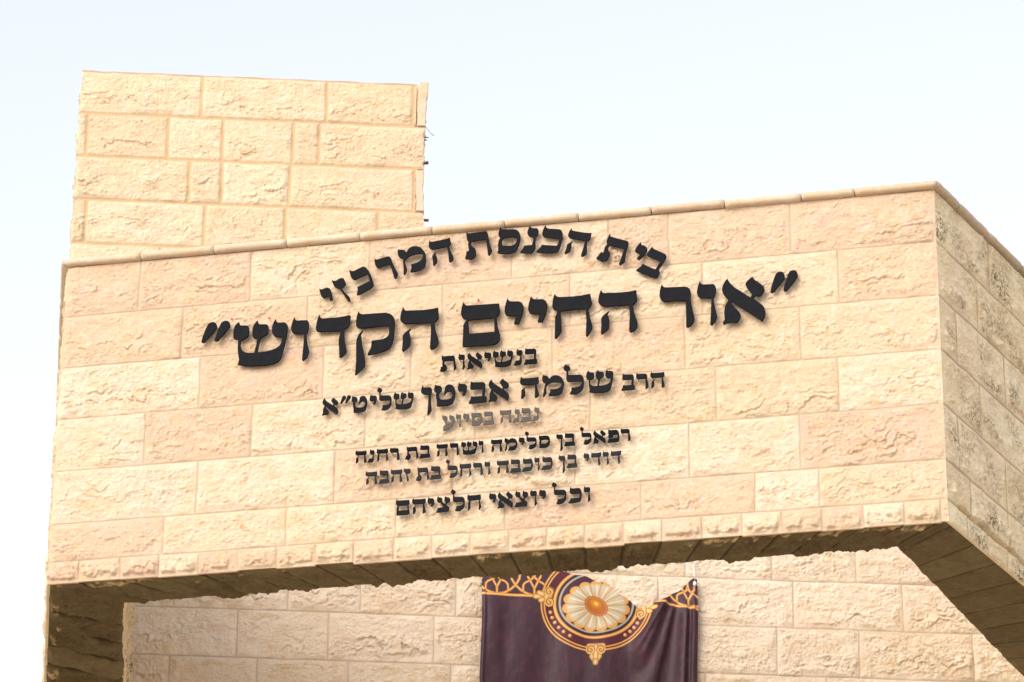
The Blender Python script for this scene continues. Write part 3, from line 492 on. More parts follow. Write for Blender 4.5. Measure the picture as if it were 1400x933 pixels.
# ------------------------------------------------------------------ inscription letters
GL = {"quote":[[[0.0,0.63],[0.038,0.735],[0.099,0.844],[0.149,0.927],[0.189,0.985],[0.218,1.017],[0.247,1.034],[0.286,1.046],[0.337,1.054],[0.398,1.056],[0.455,1.04],[0.495,1.012],[0.518,0.973],[0.523,0.923],[0.417,0.834],[0.133,0.635],[0.096,0.615],[0.062,0.608],[0.03,0.613]],[[0.477,0.637],[0.515,0.742],[0.576,0.851],[0.626,0.934],[0.666,0.992],[0.695,1.024],[0.724,1.042],[0.764,1.054],[0.814,1.061],[0.875,1.063],[0.933,1.047],[0.973,1.019],[0.995,0.98],[1.0,0.93],[0.894,0.841],[0.61,0.642],[0.573,0.623],[0.539,0.615],[0.507,0.62]]],"shin":[[[0.09,1.0],[0.097,0.969],[0.108,0.945],[0.123,0.927],[0.143,0.916],[0.23,0.909],[0.253,0.899],[0.269,0.883],[0.278,0.861],[0.281,0.834],[0.281,0.703],[0.275,0.676],[0.262,0.655],[0.244,0.638],[0.221,0.626],[0.137,0.576],[0.133,0.481],[0.15,0.4],[0.182,0.339],[0.228,0.296],[0.289,0.274],[0.402,0.271],[0.438,0.46],[0.447,0.59],[0.387,0.609],[0.373,0.626],[0.363,0.65],[0.356,0.681],[0.354,0.719],[0.354,0.815],[0.364,0.87],[0.381,0.919],[0.406,0.961],[0.438,0.996],[0.445,0.964],[0.456,0.938],[0.47,0.919],[0.488,0.908],[0.586,0.902],[0.61,0.893],[0.628,0.878],[0.639,0.856],[0.645,0.827],[0.641,0.713],[0.633,0.691],[0.619,0.673],[0.599,0.659],[0.572,0.649],[0.508,0.603],[0.484,0.491],[0.457,0.275],[0.602,0.276],[0.715,0.299],[0.803,0.335],[0.865,0.384],[0.9,0.447],[0.914,0.588],[0.807,0.6],[0.776,0.618],[0.75,0.642],[0.732,0.67],[0.719,0.704],[0.715,0.824],[0.724,0.87],[0.736,0.914],[0.753,0.956],[0.773,0.997],[0.78,0.964],[0.792,0.939],[0.809,0.922],[0.832,0.912],[0.934,0.91],[0.961,0.895],[0.981,0.871],[0.994,0.837],[1.0,0.794],[0.992,0.675],[0.963,0.44],[0.948,0.349],[0.931,0.262],[0.913,0.18],[0.895,0.102],[0.852,0.038],[0.763,-0.005],[0.627,-0.026],[0.445,-0.024],[0.25,-0.006],[0.109,0.035],[0.129,0.148],[0.114,0.231],[0.103,0.311],[0.096,0.388],[0.094,0.461],[0.098,0.604],[0.025,0.623],[0.014,0.639],[0.006,0.658],[0.002,0.682],[0.0,0.709],[0.0,0.828],[0.011,0.883],[0.03,0.93],[0.056,0.969]]],"vav":[[[0.155,1.0],[0.177,0.968],[0.213,0.944],[0.263,0.928],[0.328,0.919],[0.816,0.911],[0.875,0.9],[0.918,0.879],[0.946,0.848],[0.96,0.808],[0.937,0.716],[0.912,0.679],[0.884,0.648],[0.852,0.622],[0.816,0.603],[0.902,0.379],[1.0,0.212],[0.99,0.177],[0.97,0.143],[0.941,0.109],[0.902,0.075],[0.718,0.0],[0.661,0.025],[0.707,0.315],[0.741,0.613],[0.213,0.632],[0.124,0.648],[0.059,0.676],[0.018,0.713],[0.0,0.76],[0.025,0.827],[0.059,0.89],[0.102,0.947]]],"dalet":[[[0.086,1.0],[0.1,0.966],[0.121,0.94],[0.149,0.922],[0.184,0.911],[0.583,0.912],[0.71,0.916],[0.817,0.923],[0.902,0.932],[0.966,0.943],[1.0,0.927],[0.988,0.767],[0.978,0.735],[0.961,0.707],[0.937,0.685],[0.905,0.667],[0.822,0.625],[0.844,0.376],[0.914,0.147],[0.897,0.107],[0.864,0.07],[0.816,0.034],[0.752,0.0],[0.721,0.007],[0.699,0.244],[0.686,0.325],[0.685,0.398],[0.697,0.465],[0.721,0.526],[0.752,0.613],[0.368,0.62],[0.077,0.626],[0.043,0.638],[0.019,0.658],[0.005,0.683],[0.0,0.716],[0.019,0.812],[0.04,0.892],[0.062,0.954]]],"qof":[[[0.059,1.0],[0.074,0.973],[0.094,0.952],[0.122,0.937],[0.156,0.928],[0.747,0.922],[0.856,0.898],[0.934,0.853],[0.982,0.787],[1.0,0.699],[0.994,0.421],[0.981,0.314],[0.953,0.226],[0.912,0.157],[0.857,0.106],[0.773,0.072],[0.658,0.044],[0.511,0.02],[0.334,0.0],[0.329,0.028],[0.411,0.162],[0.422,0.312],[0.637,0.319],[0.734,0.334],[0.805,0.362],[0.851,0.401],[0.871,0.453],[0.871,0.592],[0.829,0.635],[0.527,0.629],[0.197,0.623],[0.134,0.623],[0.083,0.631],[0.045,0.645],[0.018,0.666],[0.007,0.698],[0.001,0.734],[0.0,0.774],[0.004,0.818],[0.013,0.873],[0.025,0.921],[0.04,0.964]],[[0.169,0.551],[0.128,0.484],[0.156,0.273],[0.238,-0.035],[0.252,-0.245],[0.223,-0.272],[0.18,-0.309],[0.12,-0.357],[0.046,-0.415],[0.013,-0.418],[0.032,-0.136],[0.021,0.283],[0.025,0.341],[0.039,0.397],[0.065,0.451],[0.101,0.505]]],"he":[[[0.069,1.0],[0.079,0.969],[0.096,0.945],[0.12,0.929],[0.151,0.92],[0.55,0.907],[0.69,0.908],[0.807,0.912],[0.9,0.921],[0.971,0.934],[0.996,0.714],[0.981,0.687],[0.957,0.662],[0.924,0.64],[0.88,0.619],[0.913,0.444],[0.985,0.255],[1.0,0.19],[0.999,0.136],[0.982,0.093],[0.949,0.062],[0.915,0.035],[0.88,0.017],[0.846,0.009],[0.811,0.01],[0.792,0.039],[0.811,0.382],[0.798,0.62],[0.413,0.623],[0.138,0.634],[0.088,0.651],[0.048,0.673],[0.019,0.699],[0.0,0.729],[0.0,0.81],[0.013,0.873],[0.028,0.925],[0.047,0.968]],[[0.261,0.503],[0.226,0.448],[0.27,0.307],[0.261,0.147],[0.245,0.121],[0.21,0.09],[0.156,0.053],[0.083,0.01],[0.061,0.035],[0.077,0.229],[0.069,0.345],[0.084,0.38],[0.121,0.418],[0.18,0.459]]],"final_mem":[[[0.061,1.0],[0.077,0.963],[0.101,0.936],[0.131,0.921],[0.169,0.915],[0.971,0.905],[0.996,0.71],[0.984,0.679],[0.965,0.654],[0.939,0.633],[0.906,0.618],[0.935,0.408],[1.0,0.219],[0.996,0.096],[0.965,0.051],[0.924,0.019],[0.875,-0.001],[0.817,-0.007],[0.061,0.0],[0.05,0.044],[0.061,0.258],[0.065,0.472],[0.083,0.509],[0.105,0.545],[0.132,0.58],[0.162,0.615],[0.079,0.624],[0.04,0.654],[0.014,0.691],[0.001,0.734],[0.0,0.784],[0.009,0.854],[0.022,0.914],[0.04,0.962]],[[0.176,0.59],[0.856,0.597],[0.871,0.274],[0.205,0.272],[0.194,0.432]]],"yod":[[[0.148,1.0],[0.182,0.966],[0.233,0.941],[0.301,0.926],[0.385,0.921],[0.756,0.911],[0.86,0.889],[0.935,0.859],[0.982,0.819],[1.0,0.77],[0.982,0.696],[0.935,0.611],[0.86,0.516],[0.756,0.411],[0.533,0.409],[0.519,0.435],[0.644,0.589],[0.126,0.617],[0.065,0.639],[0.024,0.667],[0.002,0.702],[0.0,0.745],[0.02,0.812],[0.052,0.877],[0.094,0.94]]],"het":[[[0.054,1.0],[0.076,0.969],[0.106,0.945],[0.145,0.929],[0.193,0.92],[0.521,0.913],[0.639,0.916],[0.749,0.921],[0.852,0.93],[0.947,0.941],[0.989,0.732],[0.979,0.703],[0.962,0.674],[0.936,0.645],[0.902,0.618],[0.937,0.418],[0.999,0.232],[1.0,0.188],[0.978,0.134],[0.934,0.069],[0.868,-0.006],[0.847,0.017],[0.861,0.364],[0.84,0.622],[0.452,0.622],[0.193,0.614],[0.217,0.382],[0.227,0.17],[0.216,0.142],[0.189,0.105],[0.147,0.057],[0.089,-0.001],[0.064,0.016],[0.071,0.303],[0.071,0.484],[0.095,0.52],[0.113,0.554],[0.126,0.588],[0.134,0.622],[0.071,0.642],[0.035,0.661],[0.011,0.687],[0.0,0.721],[0.002,0.762],[0.009,0.839],[0.02,0.904],[0.035,0.958]]],"resh":[[[0.067,1.0],[0.084,0.97],[0.11,0.948],[0.145,0.933],[0.19,0.926],[0.736,0.909],[0.803,0.895],[0.851,0.868],[0.882,0.828],[0.894,0.775],[0.887,0.618],[0.947,0.377],[1.0,0.19],[0.981,0.129],[0.943,0.077],[0.884,0.034],[0.806,0.0],[0.764,0.021],[0.768,0.31],[0.761,0.605],[0.401,0.618],[0.12,0.615],[0.066,0.643],[0.028,0.68],[0.006,0.726],[0.0,0.781],[0.009,0.853],[0.024,0.914],[0.043,0.963]]],"alef":[[[0.125,1.0],[0.148,0.95],[0.183,0.899],[0.231,0.846],[0.29,0.791],[0.667,0.535],[0.71,0.604],[0.667,0.67],[0.616,0.731],[0.581,0.783],[0.561,0.824],[0.557,0.856],[0.578,0.89],[0.612,0.925],[0.659,0.962],[0.719,1.0],[0.737,0.963],[0.764,0.93],[0.798,0.9],[0.841,0.874],[0.908,0.822],[0.956,0.776],[0.985,0.735],[0.994,0.698],[0.979,0.654],[0.955,0.616],[0.924,0.584],[0.884,0.558],[0.783,0.579],[0.73,0.516],[0.899,0.38],[0.946,0.338],[0.979,0.288],[0.997,0.232],[1.0,0.168],[0.99,0.116],[0.973,0.07],[0.951,0.029],[0.922,-0.008],[0.87,0.043],[0.232,0.489],[0.197,0.464],[0.29,0.334],[0.348,0.283],[0.39,0.234],[0.415,0.189],[0.423,0.147],[0.406,0.104],[0.385,0.066],[0.361,0.035],[0.333,0.01],[0.203,0.029],[0.087,0.019],[0.014,-0.01],[0.006,0.031],[0.052,0.096],[0.043,0.204],[0.046,0.296],[0.061,0.373],[0.087,0.432],[0.151,0.53],[0.087,0.595],[0.043,0.652],[0.014,0.703],[0.0,0.75],[0.0,0.793],[0.016,0.851],[0.043,0.905],[0.079,0.954]]],"mem":[[[0.064,1.0],[0.08,0.973],[0.104,0.954],[0.135,0.943],[0.174,0.939],[0.224,0.92],[0.266,0.888],[0.298,0.844],[0.321,0.787],[0.376,0.836],[0.419,0.884],[0.477,0.917],[0.548,0.935],[0.633,0.939],[0.766,0.9],[0.872,0.824],[0.95,0.711],[1.0,0.56],[0.984,0.399],[0.954,0.265],[0.911,0.159],[0.853,0.08],[0.751,0.043],[0.628,0.023],[0.485,0.019],[0.321,0.033],[0.295,0.07],[0.376,0.187],[0.383,0.309],[0.633,0.307],[0.753,0.341],[0.839,0.392],[0.891,0.462],[0.908,0.549],[0.834,0.591],[0.738,0.619],[0.623,0.634],[0.486,0.634],[0.37,0.618],[0.279,0.584],[0.214,0.533],[0.174,0.465],[0.192,0.201],[0.173,0.15],[0.145,0.102],[0.109,0.055],[0.064,0.011],[0.027,0.038],[0.075,0.21],[0.089,0.313],[0.108,0.413],[0.13,0.511],[0.156,0.607],[0.045,0.668],[0.022,0.706],[0.007,0.746],[0.0,0.787],[0.001,0.829],[0.008,0.886],[0.021,0.933],[0.039,0.971]]],"lamed":[[[0.117,1.397],[0.138,1.367],[0.162,1.343],[0.19,1.327],[0.222,1.318],[0.269,1.298],[0.302,1.273],[0.32,1.241],[0.323,1.203],[0.312,1.165],[0.29,1.132],[0.257,1.103],[0.214,1.079],[0.222,0.898],[0.409,0.876],[0.798,0.866],[0.883,0.844],[0.946,0.798],[0.984,0.728],[1.0,0.633],[0.992,0.338],[0.958,0.219],[0.875,0.121],[0.744,0.045],[0.564,-0.01],[0.35,0.028],[0.323,0.049],[0.409,0.181],[0.409,0.296],[0.681,0.31],[0.768,0.328],[0.837,0.361],[0.885,0.41],[0.914,0.475],[0.907,0.567],[0.564,0.59],[0.253,0.595],[0.21,0.61],[0.178,0.637],[0.157,0.674],[0.148,0.723],[0.156,1.083],[0.095,1.107],[0.049,1.136],[0.017,1.169],[0.0,1.209],[0.015,1.257],[0.039,1.304],[0.073,1.351]]],"final_nun":[[[0.121,1.0],[0.151,0.966],[0.191,0.94],[0.241,0.923],[0.3,0.913],[0.8,0.908],[0.887,0.89],[0.95,0.86],[0.988,0.816],[1.0,0.759],[0.986,0.705],[0.966,0.66],[0.94,0.623],[0.907,0.595],[0.907,0.294],[1.0,-0.079],[0.986,-0.139],[0.93,-0.204],[0.833,-0.273],[0.693,-0.345],[0.629,-0.326],[0.693,0.067],[0.729,0.585],[0.3,0.611],[0.169,0.637],[0.075,0.667],[0.019,0.704],[0.0,0.747],[0.018,0.825],[0.045,0.893],[0.079,0.952]]],"tet":[[[0.07,1.0],[0.085,0.977],[0.108,0.959],[0.138,0.948],[0.174,0.942],[0.258,0.926],[0.316,0.894],[0.35,0.847],[0.359,0.783],[0.347,0.722],[0.321,0.674],[0.28,0.638],[0.226,0.615],[0.22,0.53],[0.235,0.448],[0.272,0.368],[0.331,0.291],[0.575,0.272],[0.698,0.285],[0.788,0.32],[0.846,0.377],[0.871,0.458],[0.855,0.533],[0.823,0.59],[0.776,0.628],[0.714,0.648],[0.642,0.633],[0.584,0.602],[0.538,0.555],[0.505,0.493],[0.477,0.522],[0.523,0.854],[0.556,0.903],[0.605,0.936],[0.67,0.953],[0.749,0.954],[0.85,0.912],[0.925,0.836],[0.975,0.726],[1.0,0.582],[0.99,0.439],[0.969,0.312],[0.935,0.2],[0.889,0.103],[0.825,0.056],[0.74,0.023],[0.634,0.003],[0.505,-0.001],[0.192,0.006],[0.139,0.034],[0.15,0.177],[0.125,0.288],[0.108,0.382],[0.098,0.459],[0.094,0.518],[0.122,0.623],[0.069,0.648],[0.03,0.679],[0.008,0.716],[0.0,0.76],[0.011,0.838],[0.026,0.903],[0.046,0.958]]],"bet":[[[0.127,1.0],[0.149,0.977],[0.181,0.959],[0.223,0.947],[0.275,0.94],[0.761,0.926],[0.831,0.912],[0.881,0.881],[0.911,0.832],[0.922,0.765],[0.909,0.598],[0.888,0.331],[0.993,0.24],[1.0,0.201],[0.999,0.152],[0.989,0.093],[0.972,0.023],[0.881,0.011],[0.692,0.004],[0.406,-0.0],[0.021,0.0],[0.0,0.035],[0.106,0.179],[0.118,0.306],[0.38,0.289],[0.761,0.289],[0.782,0.623],[0.465,0.633],[0.127,0.641],[0.095,0.658],[0.076,0.683],[0.07,0.714],[0.076,0.752],[0.086,0.842],[0.097,0.914],[0.111,0.966]]],"samekh":[[[0.07,1.0],[0.084,0.97],[0.105,0.946],[0.131,0.93],[0.163,0.92],[0.663,0.923],[0.806,0.896],[0.91,0.826],[0.975,0.713],[1.0,0.556],[0.985,0.405],[0.951,0.275],[0.898,0.167],[0.826,0.082],[0.719,0.041],[0.564,0.018],[0.359,0.013],[0.105,0.025],[0.04,0.051],[0.07,0.146],[0.035,0.358],[0.04,0.438],[0.053,0.506],[0.077,0.562],[0.109,0.605],[0.066,0.634],[0.033,0.67],[0.011,0.713],[0.0,0.762],[0.013,0.849],[0.029,0.917],[0.048,0.968]],[[0.291,0.622],[0.616,0.642],[0.724,0.623],[0.802,0.6],[0.852,0.573],[0.872,0.541],[0.847,0.447],[0.797,0.376],[0.719,0.327],[0.616,0.3],[0.221,0.313],[0.206,0.353],[0.195,0.396],[0.188,0.44],[0.186,0.487],[0.195,0.539],[0.216,0.579],[0.248,0.606]]],"tav":[[[0.122,1.0],[0.13,0.965],[0.146,0.938],[0.169,0.918],[0.2,0.907],[0.651,0.908],[0.808,0.906],[0.846,0.885],[0.874,0.833],[0.891,0.749],[0.896,0.636],[0.925,0.459],[1.0,0.181],[0.995,0.152],[0.976,0.114],[0.943,0.065],[0.896,0.008],[0.851,0.025],[0.837,0.28],[0.818,0.599],[0.514,0.621],[0.288,0.604],[0.243,0.553],[0.249,0.475],[0.276,0.434],[0.308,0.395],[0.345,0.358],[0.386,0.322],[0.394,0.287],[0.4,0.239],[0.401,0.18],[0.4,0.11],[0.384,0.058],[0.348,0.017],[0.293,-0.015],[0.22,-0.038],[0.014,0.0],[0.0,0.04],[0.039,0.121],[0.063,0.261],[0.161,0.277],[0.141,0.433],[0.141,0.528],[0.165,0.605],[0.137,0.64],[0.118,0.681],[0.106,0.728],[0.102,0.783],[0.1,0.854],[0.102,0.914],[0.109,0.963]]],"kaf":[[[0.172,1.0],[0.191,0.965],[0.222,0.935],[0.265,0.913],[0.32,0.896],[0.813,0.904],[0.898,0.866],[0.958,0.786],[0.992,0.662],[1.0,0.494],[0.99,0.356],[0.974,0.245],[0.952,0.16],[0.924,0.101],[0.847,0.061],[0.68,0.031],[0.423,0.011],[0.074,0.002],[0.0,0.033],[0.148,0.205],[0.172,0.287],[0.837,0.296],[0.887,0.463],[0.862,0.571],[0.517,0.581],[0.222,0.58],[0.168,0.607],[0.129,0.643],[0.106,0.687],[0.099,0.739],[0.109,0.826],[0.124,0.899],[0.146,0.957]]],"nun":[[[0.424,1.0],[0.446,0.962],[0.48,0.933],[0.524,0.915],[0.58,0.906],[0.865,0.904],[0.923,0.887],[0.964,0.857],[0.99,0.814],[1.0,0.757],[0.979,0.703],[0.95,0.656],[0.912,0.616],[0.865,0.583],[0.886,0.411],[0.935,0.183],[0.912,0.147],[0.872,0.107],[0.816,0.065],[0.743,0.019],[0.677,0.009],[0.539,0.003],[0.33,0.001],[0.049,0.003],[0.0,0.029],[0.151,0.158],[0.212,0.267],[0.457,0.278],[0.702,0.294],[0.763,0.547],[0.743,0.581],[0.498,0.6],[0.406,0.639],[0.341,0.68],[0.304,0.723],[0.294,0.768],[0.31,0.826],[0.337,0.884],[0.375,0.942]]],"zayin":[[[0.052,1.0],[0.102,0.964],[0.17,0.936],[0.256,0.917],[0.361,0.907],[0.555,0.921],[0.727,0.92],[0.875,0.904],[1.0,0.874],[1.0,0.737],[0.983,0.677],[0.93,0.632],[0.843,0.602],[0.722,0.588],[0.464,0.575],[0.567,0.39],[0.753,0.155],[0.754,0.111],[0.737,0.071],[0.702,0.034],[0.649,0.0],[0.515,0.028],[0.412,0.35],[0.34,0.58],[0.211,0.622],[0.111,0.668],[0.041,0.719],[0.0,0.775],[0.003,0.857],[0.013,0.922],[0.029,0.97]]],"pe":[[[0.103,1.0],[0.129,0.97],[0.165,0.946],[0.211,0.929],[0.267,0.917],[0.72,0.922],[0.843,0.887],[0.93,0.801],[0.983,0.664],[1.0,0.476],[0.992,0.121],[0.94,0.058],[0.87,0.015],[0.783,-0.009],[0.679,-0.014],[0.062,-0.011],[0.0,0.018],[0.074,0.184],[0.095,0.282],[0.35,0.286],[0.864,0.286],[0.893,0.412],[0.864,0.563],[0.494,0.571],[0.473,0.423],[0.437,0.389],[0.391,0.366],[0.334,0.352],[0.267,0.349],[0.103,0.353],[0.062,0.469],[0.111,0.608],[0.09,0.641],[0.074,0.682],[0.065,0.731],[0.062,0.789],[0.064,0.869],[0.072,0.931],[0.085,0.975]]],"ayin":[[[0.02,1.0],[0.048,0.965],[0.084,0.939],[0.13,0.921],[0.185,0.912],[0.287,0.893],[0.359,0.853],[0.403,0.791],[0.417,0.709],[0.404,0.655],[0.382,0.607],[0.354,0.566],[0.318,0.53],[0.384,0.276],[0.748,0.423],[0.815,0.563],[0.649,0.605],[0.615,0.642],[0.593,0.689],[0.582,0.746],[0.583,0.813],[0.616,0.985],[0.653,0.944],[0.699,0.913],[0.752,0.893],[0.815,0.883],[0.896,0.87],[0.954,0.83],[0.988,0.762],[1.0,0.665],[0.98,0.376],[0.951,0.302],[0.897,0.223],[0.819,0.138],[0.715,0.048],[0.119,-0.169],[0.073,-0.137],[0.106,0.122],[0.285,0.254],[0.238,0.548],[0.134,0.592],[0.06,0.648],[0.015,0.717],[0.0,0.798]]],"tsadi":[[[0.119,1.0],[0.137,0.972],[0.163,0.95],[0.197,0.934],[0.239,0.925],[0.314,0.922],[0.369,0.9],[0.405,0.858],[0.42,0.797],[0.415,0.75],[0.408,0.711],[0.398,0.679],[0.386,0.654],[0.495,0.56],[0.614,0.494],[0.7,0.547],[0.7,0.59],[0.655,0.619],[0.623,0.657],[0.604,0.703],[0.597,0.757],[0.614,0.93],[0.666,0.971],[0.684,0.947],[0.713,0.929],[0.753,0.914],[0.802,0.904],[0.885,0.894],[0.945,0.866],[0.984,0.822],[1.0,0.76],[0.994,0.707],[0.976,0.664],[0.946,0.63],[0.904,0.606],[0.768,0.528],[0.717,0.458],[0.87,0.317],[0.911,0.285],[0.937,0.251],[0.948,0.217],[0.945,0.182],[0.904,0.068],[0.872,0.042],[0.828,0.025],[0.77,0.016],[0.7,0.017],[0.051,0.0],[0.0,0.024],[0.078,0.15],[0.119,0.269],[0.29,0.276],[0.529,0.301],[0.358,0.539],[0.29,0.608],[0.154,0.625],[0.109,0.654],[0.077,0.692],[0.058,0.738],[0.051,0.792],[0.058,0.859],[0.072,0.916],[0.092,0.963]]]}
